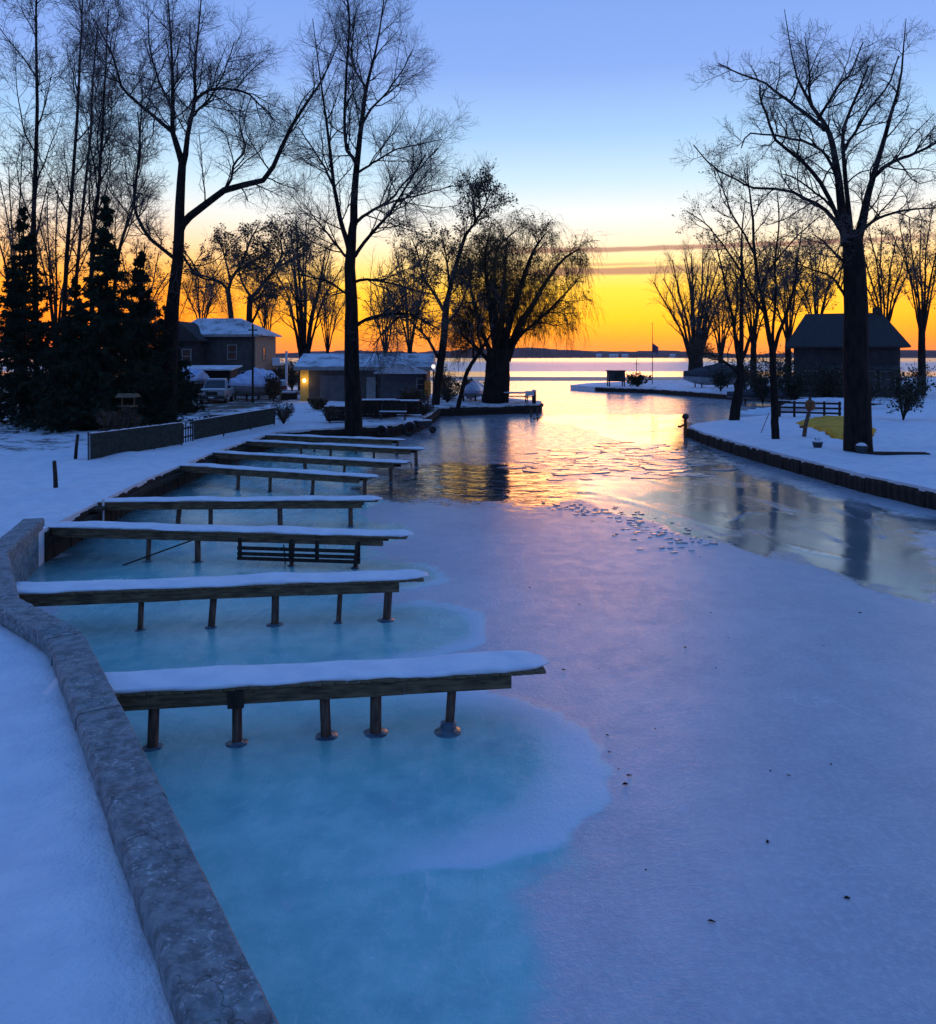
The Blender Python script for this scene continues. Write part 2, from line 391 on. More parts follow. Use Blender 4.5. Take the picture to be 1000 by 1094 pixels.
def bare_left(co):
    x, y = co[:, 0], co[:, 1]
    walk = np.clip((-13.2 - x) / 2.0, 0, 1) * np.clip((y - 28) / 6, 0, 1)          # beyond the fence the snow is thin
    junk = np.clip(1.3 - np.hypot((x + 5.5) / 6.5, (y - 53) / 9), 0, 1)
    back = np.clip((y - 50) / 8, 0, 1) * np.clip((-6 - x) / 3, 0, 1)  # bare patches round the houses; they also carry the shade on the snow
    point = np.clip((y - 55) / 5, 0, 1) * np.clip((x + 9) / 3, 0, 1)
    return 0.20 * walk + 0.30 * point + 0.16 * back + 0.34 * junk - 0.12 * (1 - walk) - 0.5 * np.clip((2.0 - co[:, 2] * 0 - poly_dist(co[:, :2], LEFT[:5], False)) / 2, 0, 1) * (y < 43)
def bare_right(co):
    x, y = co[:, 0], co[:, 1]
    return -0.08 + 0.22 * np.clip((y - 56) / 8, 0, 1) * (x > 19)
set_bare(gl, bare_left); set_bare(gr, bare_right)

# --- canal ice: one fine sheet, its kinds of ice laid out as masks on the sheet (snow dusted, bare blue, rim, clear, ruffled)
DOCKS = [  # tip pixel, other pixel on the deck, x where it meets the bank, post pixels
    ((583, 712), (125, 737), -4.75, (163, 252, 346, 402, 485)),
    ((453, 616), (77, 630), -7.4, (150, 228, 294, 364, 416)),
    ((434, 572), (77, 562), -9.35, (157, 209, 312, 381)),
    ((404, 533), (110, 535), -9.75, (191, 224, 298, 374)),
    ((396, 509), (148, 493.5), -10.1, (253, 287, 333, 388)),
    ((432, 494), (216, 482), -10.15, (252, 324, 367, 416)),
    ((448, 479.5), (262, 470.5), -10.05, (320, 352, 398, 443)),
    ((428, 469.5), (294, 464.5), -9.8, (335, 380, 424))]
DZ = 0.70    # top of the planks
def dock_line(i):
    a = at(*DOCKS[i][0], DZ + 0.04); b = at(*DOCKS[i][1], DZ + 0.04)
    u = (b - a).normalized(); L = (DOCKS[i][2] - a.x) / u.x
    return a, u, L

def gpoly(px): return [tuple(at(x, y, 0)[:2]) for x, y in px]
CLEAR = gpoly([(590, 522), (625, 512), (700, 503), (742, 484), (748, 474), (775, 492), (815, 512), (870, 530), (928, 542), (1010, 560), (1010, 655), (928, 629), (860, 606), (800, 590), (745, 575), (700, 560), (640, 541)])
GOLD = gpoly([(566, 447), (600, 443), (734, 443), (733, 466), (728, 486), (690, 478), (660, 470), (630, 459), (585, 450)])
RUFF = gpoly([(395, 500), (440, 497), (551, 496), (584, 504), (596, 518), (600, 534), (584, 541), (542, 545), (515, 539), (470, 533), (430, 533), (400, 530)])
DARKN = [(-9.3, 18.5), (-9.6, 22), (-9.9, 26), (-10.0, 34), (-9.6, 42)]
def build_ice():
    ys = [1.5]
    while ys[-1] < 150: ys.append(ys[-1] + max(0.08, ys[-1] * 0.0105))
    xs = np.concatenate([np.arange(-12.0, 16.0, 0.13), np.arange(16.0, 36.5, 0.5)]); ys = np.array(ys)
    X, Y = np.meshgrid(xs, ys); nx, ny = len(xs), len(ys)
    P = np.stack([X.ravel(), Y.ravel()], 1); n = len(P)
    wob = 0.14 * np.sin(P[:, 0] * 2.1 + 1.3 * np.sin(P[:, 1] * 1.1)) + 0.08 * np.sin(P[:, 1] * 3.7 + P[:, 0] * 1.9)
    teal = np.zeros(n); rim = np.zeros(n)
    # refrozen pools round the near docks: (capsule ends, radius across)
    pools = [((-3.4, 9.2), (-0.5, 9.35), 2.1, 0.95), ((-7.0, 13.0), (-1.1, 13.9), 1.55, 0.55), ((-8.5, 17.8), (-1.7, 17.2), 1.25, 0.40), ((-9, 21.6), (-2.6, 21.4), 1.35, 0.42), ((-9.4, 27.4), (-3.9, 25.9), 1.3, 0.3)]
    wf = 0.05 * np.sin(P[:, 0] * 7.3 + P[:, 1] * 3.1) + 0.03 * np.sin(P[:, 1] * 11.0 - P[:, 0] * 5.0)
    for a, b, r, rw in pools:
        d = poly_dist(P, [a, b], False) + wob * (0.22 if r > 2 else 0.45) + wf * 0.6 - r
        xm = np.clip((P[:, 0] + (2.4 if r < 2 else 1.6)) / 1.6, 0, 1)
        rim = np.maximum(rim, np.clip(-d / 0.07, 0, 1) * np.clip(1 + d / rw, 0, 1) ** 0.6 * xm)
        teal = np.maximum(teal, np.clip(-d / 0.06, 0, 1))
    # everything between the docks and the left wall is bare blue ice
    slip = gpoly([(60, 1500), (60, 560), (140, 520), (250, 480), (300, 470), (400, 475), (392, 520), (400, 560), (405, 600), (400, 640), (430, 690), (470, 740), (560, 760), (600, 800), (600, 1500)])
    d = poly_dist(P, slip) + wob * 1.5
    teal = np.maximum(teal, np.clip(0.5 - d / 0.7, 0, 1) * 0.95)
    wob2 = 0.35 * np.sin(P[:, 0] * 0.9 + P[:, 1] * 0.5) + 0.22 * np.sin(P[:, 0] * 2.7 - P[:, 1] * 1.1 + 1) + 0.12 * np.sin(P[:, 0] * 6.1 + P[:, 1] * 4.3)
    clear = np.clip(0.5 - (poly_dist(P, CLEAR) + wob2) / 1.3, 0, 1)
    gold = np.clip(0.5 - (poly_dist(P, GOLD) + 2.5 * wob) / 0.8, 0, 1)
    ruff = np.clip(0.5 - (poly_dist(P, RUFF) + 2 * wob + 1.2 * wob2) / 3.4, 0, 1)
    dark = np.clip(1 - poly_dist(P, DARKN, False) / 2.6, 0, 1)  # black ice; the left wall's dark reflection is put into its colour
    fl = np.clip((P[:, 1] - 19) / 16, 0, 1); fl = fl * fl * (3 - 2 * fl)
    # low rim along the edge of the clear strip
    e1 = np.exp(-((poly_dist(P, CLEAR) + wob2) / 0.16) ** 2) * 0.8
    for ln in ([(735, 470), (752, 480), (775, 492), (800, 500)], [(598, 520), (640, 527), (690, 541), (740, 556), (800, 571), (870, 590), (930, 602)], [(772, 560), (800, 548), (850, 545)], [(640, 505), (690, 512), (720, 520)], [(470, 470), (500, 473), (530, 470)]):
        e1 = np.maximum(e1, 0.9 * np.exp(-((poly_dist(P, gpoly(ln), False) + 0.4 * wob) / 0.11) ** 2)); e2 = np.exp(-(poly_dist(P, RUFF) / 0.3) ** 2)
    zz = 0.006 * wob + 0.012 * e1 + 0.012 * rim * (teal > 0) + 0.02 * ruff * np.sin(P[:, 1] * 5.1 + 2.2 * np.sin(P[:, 0] * 1.3) + P[:, 0] * 0.7) * np.sin(P[:, 0] * 2.3 + P[:, 1])
    V = np.column_stack([P, zz])
    i = np.arange(nx - 1)[None, :] + nx * np.arange(ny - 1)[:, None]
    q = np.stack([i, i + 1, i + 1 + nx, i + nx], -1).reshape(-1, 4)
    o = new_mesh('canal_ice', V, q.ravel(), np.arange(len(q)) * 4, None, None, True)
    for nm, arr in (('teal', teal), ('rim', rim), ('clear', np.maximum(clear, gold)), ('ruff', ruff), ('dark', dark), ('far', fl), ('edge', e1)):
        a = o.data.attributes.new(nm, 'FLOAT', 'POINT'); a.data.foreach_set('value', arr.astype(np.float32))
    m = bpy.data.materials.new('ice'); m.use_nodes = True
    t = NT(m.node_tree); b = t.n['Principled BSDF']; b.inputs['IOR'].default_value = 1.48
    b.inputs['Specular IOR Level'].default_value = 0.5
    v = t.new('ShaderNodeTexCoord').outputs['Object']
    A = {}
    for nm in ('teal', 'rim', 'clear', 'ruff', 'dark', 'far', 'edge'):
        q = t.new('ShaderNodeAttribute'); q.attribute_name = nm; A[nm] = q.outputs['Fac']
    nb = t.noise(v, 0.35, 4, 0.5); nm_ = t.noise(v, 2.2, 6, 0.65); nf = t.noise(v, 14, 5, 0.7)
    vst = t.mapping(v, (1, 0.35, 1)); nst = t.noise(vst, 3.0, 5, 0.6, 0.8)
    nrag = t.math('MULTIPLY', t.math('SUBTRACT', t.noise(v, 3.5, 6, 0.7), 0.5), 0.9)
    frost = t.smooth(t.noise(t.mapping(v, (0.5, 0.22, 1), rot=(0, 0, 0.35)), 1.6, 6, 0.65, 0.7), 0.50, 0.68)
    cl = t.math('MULTIPLY', t.smooth(t.math('ADD', A['clear'], nrag), 0.30, 0.70), t.math('SUBTRACT', 1.0, t.math('MULTIPLY', frost, 0.75)))
    te = t.smooth(t.math('ADD', A['teal'], t.math('MULTIPLY', nrag, 0.6)), 0.3, 0.75)
    ru = t.smooth(t.math('ADD', A['ruff'], nrag), 0.35, 0.65)
    ri = t.math('MULTIPLY', t.smooth(t.math('ADD', A['rim'], t.math('MULTIPLY', nrag, 0.22)), 0.12, 0.9), 0.85)
    dusted = t.mixc(t.smooth(t.math('ADD', t.math('MULTIPLY', nb, 0.6), t.math('MULTIPLY', nm_, 0.4)), 0.35, 0.65), (0.52, 0.54, 0.60), (0.40, 0.43, 0.50))
    dusted = t.mixc(t.math("MULTIPLY", t.smooth(nf, 0.42, 0.72), 0.6), dusted, (0.64, 0.65, 0.69))
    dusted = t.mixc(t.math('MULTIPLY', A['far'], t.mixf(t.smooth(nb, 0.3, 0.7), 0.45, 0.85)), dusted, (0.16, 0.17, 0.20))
    blue = t.mixc(t.smooth(nm_, 0.35, 0.68), (0.20, 0.52, 0.52), (0.32, 0.64, 0.62))
    nsc = t.noise(t.mapping(v, (1, 0.6, 1)), 7.0, 6, 0.7, 0.6)
    blue = t.mixc(t.math('MULTIPLY', t.smooth(nsc, 0.52, 0.70), 0.65), blue, (0.45, 0.64, 0.66))
    blue = t.mixc(t.math('MULTIPLY', t.smooth(nst, 0.55, 0.80), 0.5), blue, (0.42, 0.62, 0.64))
    blue = t.mixc(t.math('MULTIPLY', t.smooth(t.noise(v, 0.8, 5, 0.6), 0.52, 0.74), 0.6), blue, (0.09, 0.29, 0.38))
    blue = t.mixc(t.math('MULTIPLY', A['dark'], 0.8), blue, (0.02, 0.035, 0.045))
    c = t.mixc(te, dusted, blue)
    c = t.mixc(ri, c, (0.58, 0.70, 0.80))
    c = t.mixc(t.math('MULTIPLY', cl, 0.92), c, (0.13, 0.155, 0.16))
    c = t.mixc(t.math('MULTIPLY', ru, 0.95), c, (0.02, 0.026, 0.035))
    c = t.mixc(t.math('MULTIPLY', t.smooth(t.math('ADD', A['edge'], nrag), 0.5, 0.9), 0.6), c, (0.62, 0.63, 0.68))
    vc = t.new('ShaderNodeTexVoronoi', feature='DISTANCE_TO_EDGE'); vc.inputs['Scale'].default_value = 0.33
    wv = t.new('ShaderNodeVectorMath', operation='ADD'); t.link(v, wv.inputs[0]); wn = t.new('ShaderNodeTexNoise'); t.link(v, wn.inputs[0]); wn.inputs['Scale'].default_value = 0.8; wn.inputs['Detail'].default_value = 5
    wsc = t.new('ShaderNodeVectorMath', operation='SCALE'); t.link(wn.outputs['Color'], wsc.inputs[0]); wsc.inputs['Scale'].default_value = 1.6; t.link(wsc.outputs[0], wv.inputs[1]); t.link(wv.outputs[0], vc.inputs['Vector'])
    ck = t.math('MULTIPLY', t.math('SUBTRACT', 1.0, t.smooth(vc.outputs['Distance'], 0.0015, 0.006)), t.smooth(t.noise(v, 0.5, 2), 0.48, 0.62))
    c = t.mixc(t.math('MULTIPLY', ck, 0.45), c, (0.66, 0.70, 0.76))
    vb = t.new('ShaderNodeTexVoronoi'); vb.inputs['Scale'].default_value = 9.0; t.link(v, vb.inputs['Vector'])
    bub = t.math('MULTIPLY', t.math('MULTIPLY', t.math('SUBTRACT', 1.0, t.smooth(vb.outputs['Distance'], 0.10, 0.22)), te), t.smooth(t.noise(v, 1.1, 3), 0.5, 0.66))
    c = t.mixc(t.math('MULTIPLY', bub, 0.35), c, (0.60, 0.74, 0.78))
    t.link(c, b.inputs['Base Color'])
    r = t.mixf(t.smooth(nm_, 0.3, 0.7), 0.34, 0.44); r = t.mixf(A['far'], r, t.mixf(t.smooth(nm_, 0.3, 0.7), 0.18, 0.30))
    r = t.mixf(te, r, t.mixf(t.smooth(nst, 0.4, 0.75), 0.16, 0.38))
    r = t.mixf(ri, r, 0.45)
    r = t.mixf(cl, r, t.mixf(t.smooth(nb, 0.35, 0.7), 0.07, 0.17))
    r = t.mixf(ru, r, 0.07)
    t.link(r, b.inputs['Roughness'])
    bn = t.new('ShaderNodeBump'); bn.inputs['Distance'].default_value = 0.02
    # fine relief, strong on the dusted ice, faint on the clear strip, wavy on the ruffled patch
    s = t.mixf(cl, t.mixf(te, t.mixf(A['far'], 0.50, 0.12), 0.26), 0.035); s = t.mixf(ru, s, 0.30); t.link(s, bn.inputs['Strength'])
    rv = t.noise(t.mapping(v, (0.7, 2.0, 1)), 1.7, 3, 0.5, 1.0)
    h = t.math('ADD', t.math('ADD', t.math('MULTIPLY', nf, 0.6), t.math('MULTIPLY', t.noise(v, 38, 3, 0.6), 0.55)), t.math('ADD', nm_, t.math('MULTIPLY', nst, 0.5)))
    h = t.mixf(ru, h, t.math('MULTIPLY', rv, 5.0))
    t.link(h, bn.inputs['Height']); t.link(bn.outputs[0], b.inputs['Normal'])
    o.data.materials.append(m); tag(o, kind='structure')
build_ice()

def build_lake():
    m = bpy.data.materials.new('lake_ice'); m.use_nodes = True; t = NT(m.node_tree); b = t.n['Principled BSDF']; b.inputs['IOR'].default_value = 1.32
    v = t.new('ShaderNodeTexCoord').outputs['Object']
    sp = t.new('ShaderNodeSeparateXYZ'); t.link(v, sp.inputs[0])
    n = t.noise(t.mapping(v, (0.006, 0.05, 1)), 1.0, 5, 0.6)
    y = t.math('MULTIPLY', sp.outputs[1], t.math('ADD', 0.80, t.math('MULTIPLY', n, 0.40)))
    def win(a0, a1, b0, b1): return t.math('MULTIPLY', t.smooth(y, a0, a1), t.math('SUBTRACT', 1.0, t.smooth(y, b0, b1)))
    wet = t.math('MAXIMUM', win(178, 190, 225, 260), t.smooth(y, 420, 800))
    dull = win(125, 132, 178, 186)
    c = t.mixc(wet, (0.50, 0.52, 0.58), (0.22, 0.22, 0.23)); c = t.mixc(dull, c, (0.44, 0.35, 0.28))
    t.link(c, b.inputs['Base Color'])
    t.link(t.mixf(dull, t.mixf(wet, 0.40, 0.20), 0.7), b.inputs['Roughness'])
    V = [(-6000, -80, -0.04), (6000, -80, -0.04), (6000, 9000, -0.04), (-6000, 9000, -0.04)]
    o = new_mesh('frozen_lake', V, [0, 1, 2, 3], [0], m); tag(o, kind='structure')
build_lake()

# --- far wooded shore with a few houses
def far_shore():
    rng = np.random.default_rng(3); V = []; loops = []; st = []
    n = 700; xs = np.linspace(-2600, 2600, n); yb = 1750 + 60 * np.sin(xs / 400)
    top = 13 + 5 * np.sin(xs / 170 + 1) + 3 * np.sin(xs / 61) + rng.uniform(-2.2, 2.2, n)
    for x, yy, h in zip(xs, yb, top):
        V += [(x, yy, -0.1), (x, yy + 6, h * 0.75), (x, yy + 22, h), (x, yy + 200, h + 2), (x, yy + 260, -0.1)]
    for i in range(n - 1):
        for k in range(4): st.append(len(loops)); a = i * 5 + k; loops += [a, a + 5, a + 6, a + 1]
    o = new_mesh('far_shore_woods', V, loops, st, 'far_wood'); tag(o, 'purple brown wooded far shore low across the lake', 'woods', kind='stuff')
    rng2 = random.Random(8)
    spots = [('long white house on far shore below the middle cloud streak', 656, 9), ('small white house just right of the longest far shore house', 668, 6), ('tiny pale house on far shore nearest the flagpole', 719, 5), ('low pale cottage on far shore, left of the long white house', 640, 5)]
    for lab, px, wd in spots:
        d = 1735 + 60 * math.sin((px - 500) / 900 * 1735 / 400) - 14; x = (px - 500) / 900 * d
        t = thing('far_house', lab, 'house', (x, d, 0.0), group='houses on the far shore')
        MB().box(-wd, wd, 0, 8, 0, 5.5).build('wall', 'white_paint', t)
        MB().add([(-wd - .6, -.6, 5.5), (wd + .6, -.6, 5.5), (wd + .6, 8.6, 5.5), (-wd - .6, 8.6, 5.5), (-wd - .6, 4, 8.2), (wd + .6, 4, 8.2)], [(0, 1, 5, 4), (2, 3, 4, 5), (0, 4, 3), (1, 2, 5), (3, 2, 1, 0)]).build('roof', 'roof_snow', t)
        for k in (-0.55, 0.1, 0.6): MB().box(wd * k, wd * k + 1.4, -0.06, 0, 1.8, 3.6).build('window', 'glass', t)
far_shore()
# ------------------------------------------------------------------ sea walls
def wall_strip(mb, outer, inner, z0, z1):
    for i in range(len(outer) - 1):
        a, b, c, d = outer[i], outer[i + 1], inner[i + 1], inner[i]
        mb.hexa([(*a, z0), (*b, z0), (*c, z0), (*d, z0), (*a, z1), (*b, z1), (*c, z1), (*d, z1)])
    return mb

def chunk_slab(P0, P1, z0, z1, seed):
    """concrete cap slab between two path pieces with chipped, slightly wavy edges"""
    rng = random.Random(seed); mb = MB(); rings = []
    n = 14
    for i in range(n + 1):
        f = i / n
        o = [P0[0][k] + (P0[1][k] - P0[0][k]) * f for k in (0, 1)]; q = [P1[0][k] + (P1[1][k] - P1[0][k]) * f for k in (0, 1)]
        e1 = rng.uniform(-.012, .012); e2 = rng.uniform(-.015, .015); dz = rng.uniform(-.006, .006)
        lerp = lambda t: (o[0] + (q[0] - o[0]) * t, o[1] + (q[1] - o[1]) * t)
        c = 0.05 + rng.uniform(0, .03)
        rings.append([(*lerp(0 + e1), z0), (*lerp(0 + e1), z1 - 0.045), (*lerp(c + e1), z1 + dz), (*lerp(1 - c + e2), z1 + dz), (*lerp(1 + e2), z1 - 0.045), (*lerp(1 + e2), z0)])
    return mb.loft(rings)
cw = thing('concrete_seawall', 'grey concrete seawall cap running diagonally past the nearest dock', 'seawall', (-2.44, 6.83, 0))
NO = [Vector((a, b)) for a, b in NEAR]
NI = offset_path(NEAR, 0.44)
wall_strip(MB(), offset_path(NEAR, 0.03), offset_path(NEAR, 0.40), -0.6, 0.785).build('wall_body', 'concrete', cw, off=cw.location)
JO = list(range(len(NEAR)))
for i in range(len(NEAR) - 1):
    a, b = Vector(NEAR[i]), Vector(NEAR[i + 1]); c, d = Vector(NI[i]), Vector(NI[i + 1])
    g = 0.008 / max((b - a).length, .1)
    chunk_slab((a + (b - a) * g, b - (b - a) * g), (c + (d - c) * g, d - (d - c) * g), 0.79, 0.955, i).build('cap_slab', 'concrete', cw, off=cw.location)

def plank_wall(name, label, path, ztop, width, seed, mtl, group=None, snow=False):
    rng = random.Random(seed); p = densify(path, width)
    t = thing(name, label, 'seawall', (p[0][0], p[0][1], 0), group=group)
    base = MB().box(-0.5, 0.5, -0.06, 0.06, -0.7, 0)
    proto = None
    for i in range(len(p) - 1):
        a, b = Vector(p[i]), Vector(p[i + 1]); u = b - a; L = u.length; ang = math.atan2(u.y, u.x); nrm = Vector((-u.y, u.x)) / L
        loc = ((a + b) / 2 + nrm * rng.uniform(-0.015, 0.03))
        pos = (loc.x - p[0][0], loc.y - p[0][1], ztop + rng.uniform(-0.05, 0.03)); sc = (L * rng.uniform(0.98, 1.12), rng.uniform(.8, 1.2), 1)
        if proto is None:
            proto = base.build('plank', mtl, t); proto.location = pos; proto.rotation_euler = (0, 0, ang); proto.scale = sc
        else: inst(proto, 'plank', t, pos, (rng.uniform(-.03, .03), rng.uniform(-.02, .02), ang + rng.uniform(-.05, .05)), sc)
    # long timber just under the lip and a dark backing
    cp = offset_path(path, -0.07); ci = offset_path(path, -0.19)
    wall_strip(MB(), ci, cp, ztop - 0.24, ztop - 0.09).build('waler', mtl, t, off=t.location)
    return t
plank_wall('timber_seawall', 'dark upright plank seawall along the left bank where the docks start', LEFT[:5], 0.62, 0.34, 1, 'dark_wood')
plank_wall('timber_seawall', 'dark upright plank seawall below the snowy bank of the covered junk and boats', LEFT[4:10], 0.62, 0.4, 2, 'dark_wood')
plank_wall('timber_seawall', 'low dark seawall fronting the point with the drooping willow', LEFT[9:12], 0.60, 0.45, 3, 'dark_wood')
plank_wall('timber_seawall', 'dark mottled seawall edging the snowy right bank lawn', RIGHT[2:11], 0.50, 0.33, 4, 'stone')
plank_wall('timber_seawall', 'low dark bank edge across the inlet behind the right lawn', RIGHT[12:17], 0.50, 0.6, 5, 'dark_wood')

# ------------------------------------------------------------------ docks
DOCK_LABELS = [
    'nearest finger dock, longest in view, snow-topped, beside the concrete seawall cap',
    'second nearest snow-topped finger dock, five posts standing in blue ice',
    'snow-topped finger dock with a slatted rail hanging below its deck',
    'fourth dock from the front, snow-topped, just behind the dock with the slatted rail',
    'fifth dock from the front, shortest tip of the middle docks, snow-topped',
    'sixth dock from the front, snow-topped, with a bent pipe at its tip',
    'seventh dock from the front, its tip reaching farthest right of the far docks',
    'farthest finger dock, low and snow-topped, beside the junk under the big tree']
def build_dock(i):
    rng = random.Random(20 + i)
    a, u, L = dock_line(i); n = Vector((-u.y, u.x, 0))
    if n.y < 0: n = -n                              # away from the camera
    W = 0.56
    ang = math.atan2(u.y, u.x)
    root = thing('finger_dock', DOCK_LABELS[i], 'dock', (a.x, a.y, 0), ang, 'finger docks along the left bank')
    side = 1 if (Matrix.Rotation(ang, 3, 'Z') @ Vector((0, 1, 0))).y > 0 else -1    # local +y*side points away
    Y0, Y1 = 0.0, side * W
    ylo, yhi = min(Y0, Y1), max(Y0, Y1)
    # planks across
    pw = 0.14
    if i < 3:
        proto = MB().box(0.003, pw - 0.003, ylo - 0.03, yhi + 0.03, -0.038, 0).build('plank', 'wood', root, bevel=0.004)
        proto.location = (0, 0, DZ)
        for k in range(1, int(L / pw)):
            inst(proto, 'plank', root, (k * pw, rng.uniform(-.012, .012), DZ + rng.uniform(-.003, .003)), (0, 0, rng.uniform(-.006, .006)))
    else:
        mb = MB()
        for k in range(int(L / pw)): mb.box(k * pw + .003, (k + 1) * pw - .003, ylo - .03 + rng.uniform(-.012, .012), yhi + .03, DZ - .038, DZ)
        tag(mb.build('deck_boards', 'wood', root), kind='stuff')
    # side boards, butted piece by piece; they stop short of the tip
    for yy in (Y0, Y1):
        x = 0.42 if i != 2 else 0.5
        while x < L - 0.05:
            ln = min(rng.uniform(0.75, 2.1), L - x); th = 0.04; dz = rng.uniform(-0.006, 0.006)
            s = 1 if yy == Y1 else -1
            o = yy + (side * 0.005 if yy == Y1 else -side * 0.005)
            b0, b1 = sorted((o, o - side * th * (1 if yy == Y1 else -1)))
            MB().box(x + .0015, x + ln - .0015, b0 + rng.uniform(-.004, .004), b1, DZ - 0.205 + dz, DZ - 0.043 + dz * .3).build('side_board', 'wood', root, bevel=0.004)
            x += ln
    k = 0.9
    while k < L - .2:     # cross joists
        MB().box(k, k + .05, ylo + .05, yhi - .05, DZ - .18, DZ - .045).build('joist', 'dark_wood', root); k += 1.6
    # posts
    for j, px in enumerate(DOCKS[i][3]):
        # post where the viewing ray of its pixel column meets the front line of the dock
        k = (px - CX) / F; s = (a.x - k * a.y) / (k * u.y - u.x)
        r = 0.052 * rng.uniform(.85, 1.15) + (0.012 if rng.random() < .4 else 0)
        lean = rng.uniform(-.07, .07); lx = rng.uniform(-.04, .09) * (1 if u.x < 0 else -1)
        yc = side * 0.10
        top = DZ - 0.05
        mb = MB().tube([(s + lx, yc + lean, -0.35), (s + lx * .5, yc + lean * .5, 0.15), (s, yc, top)], [r * 1.05, r, r * .96], 10)
        p = mb.build('post', 'post_wood', root, True)
        ms = 1.5 if (i, j) == (0, 4) else rng.uniform(.6, .95)
        bx, by = s + lx * .8, yc + lean * .8
        q_ = r * (0.6 + .5 * ms); prof = [(r * .98, 0.085 * ms), (q_ * 1.22, 0.075 * ms), (q_ * 1.35, 0.04 * ms), (q_ * 1.5, 0.014), (q_ * 2.2, 0.006), (q_ * 2.3, -0.05)] if (i, j) == (0, 4) else [(r * .98, 0.04 * ms), (r * 1.12, 0.03 * ms), (r * 1.35, 0.012), (r * rng.uniform(1.6, 2.3), 0.005), (r * 2.4, -0.05)]
        cm = MB().lathe(prof[::-1], 12, (bx, by, 0))
        cm.v = [(x + rng.uniform(-.012, .012), y + rng.uniform(-.012, .012), zz) for x, y, zz in cm.v]
        cm.build('ice_collar', 'collar_ice', p, True)
        if i == 0 and j == 1:
            mb = MB().box(s - .09, s + .09, -side * .01 - .03, -side * .01 + .03, DZ - .235, DZ - .04); mb.build('bracket', 'dark_wood', root)
    # snow: rounded, uneven blanket
    nx = max(12, int(L / 0.10)); rings = []; m = 10; tip = 0.10
    f1, f2, f3 = rng.uniform(0, 6), rng.uniform(0, 6), rng.uniform(0, 6)
    for q in range(nx + 1):
        x = -tip + (L + tip) * q / nx
        h = 0.036 + 0.010 * math.sin(x * 1.7 + f1) + 0.009 * math.sin(x * 4.3 + f2) + rng.uniform(-.003, .003)
        endf = min(1, max(0.0, (x + tip) / 0.28)) ** 0.5; h *= 0.12 + 0.88 * endf
        w0 = -0.022 - 0.022 * math.sin(x * 2.3 + f3) - 0.014 * math.sin(x * 7.1 + f2) + rng.uniform(-.012, .012); w1 = W + .035 + .015 * math.sin(x * 1.9 + f1)
        ws = 0.35 + 0.65 * min(1, (x + tip) / 0.22); mid = (w0 + w1) / 2; w0 = mid + (w0 - mid) * ws; w1 = mid + (w1 - mid) * ws
        ring = []
        for kk in range(m + 1):
            th = math.pi * kk / m; cxx = math.cos(th); sy = math.sin(th)
            yy = mid - (w1 - w0) / 2 * math.copysign(abs(cxx) ** 0.45, cxx); zz = DZ + 0.004 + h * (sy ** 0.28) * (1 + 0.16 * math.sin(yy * 11 + x * 3) + 0.1 * math.sin(x * 9 - yy * 14))
            ring.append((x, side * yy, zz))
        ring.append((x, side * mid, DZ + 0.003)); rings.append(ring)
    MB().loft(rings).build('snow_cover', 'snow', root, True)
    return root, side, L
for i in range(8):
    root, side, L = build_dock(i)
    if i == 2:      # slatted rail slung under the deck
        a, u, _ = dock_line(2)
        def sx(px): k = (px - CX) / F; return (a.x - k * a.y) / (k * u.y - u.x)
        s0, s1 = sx(386), sx(256)
        for zz in (DZ - .30, DZ - .42, DZ - .52):
            MB().box(min(s0, s1), max(s0, s1), -side * .12 - .02, -side * .12 + .02, zz - .035, zz + .035).build('rail_slat', 'dark_wood', root)
        for px in (258, 312, 340, 384):
            s = sx(px); MB().box(s - .04, s + .04, -side * .085 - .012, -side * .085 + .012, DZ - .56, DZ - .1).build('rail_hanger', 'dark_wood', root)
        b = sx(205); c = sx(140)
        MB().tube([(b, side * .05, DZ - .2), (c, -side * .35, 0.0)], .016, 6).build('brace', 'dark_wood', root)
        d = sx(298); MB().tube([(d, side * .3, DZ - .3), (d - .05, side * .25, 0.0)], .014, 6).build('brace', 'dark_wood', root)
    if i == 5:
        MB().tube([(-.02, side * .2, DZ + .02), (-.14, side * .2, DZ + .02), (-.17, side * .2, DZ - .02), (-.17, side * .2, DZ - .16)], .02, 6).build('bent_pipe', 'metal', root)
    if i in (3, 4, 5, 6):    # short snow-capped ledger where the dock meets the walkway
        MB().box(L - .5, L + .1, -side * .5 - .25, -side * .5 + .25, DZ - .12, DZ - .05).build('ledger', 'dark_wood', root)

# small white pipe stubs at the wall between docks
for k, (px, py) in enumerate([(101, 553), (262, 481)]):
    p = at(px, py, 0.35); p.x = -9.35 if k == 0 else -9.9; 
    o = MB().tube([(0, 0, -0.05), (0, 0, 0.5)], 0.03, 8).lathe([(.045, .5), (.045, .54), (.02, .56)], 8).build('mooring_pipe', 'white_paint')
    o.location = (p.x, p.y, 0.28)
    tag(o, ['pale upright mooring pipe at the left seawall between third and fourth docks', 'pale upright mooring pipe at the left seawall between fifth and seventh docks'][k], 'pipe', 'mooring pipes on the left seawall')

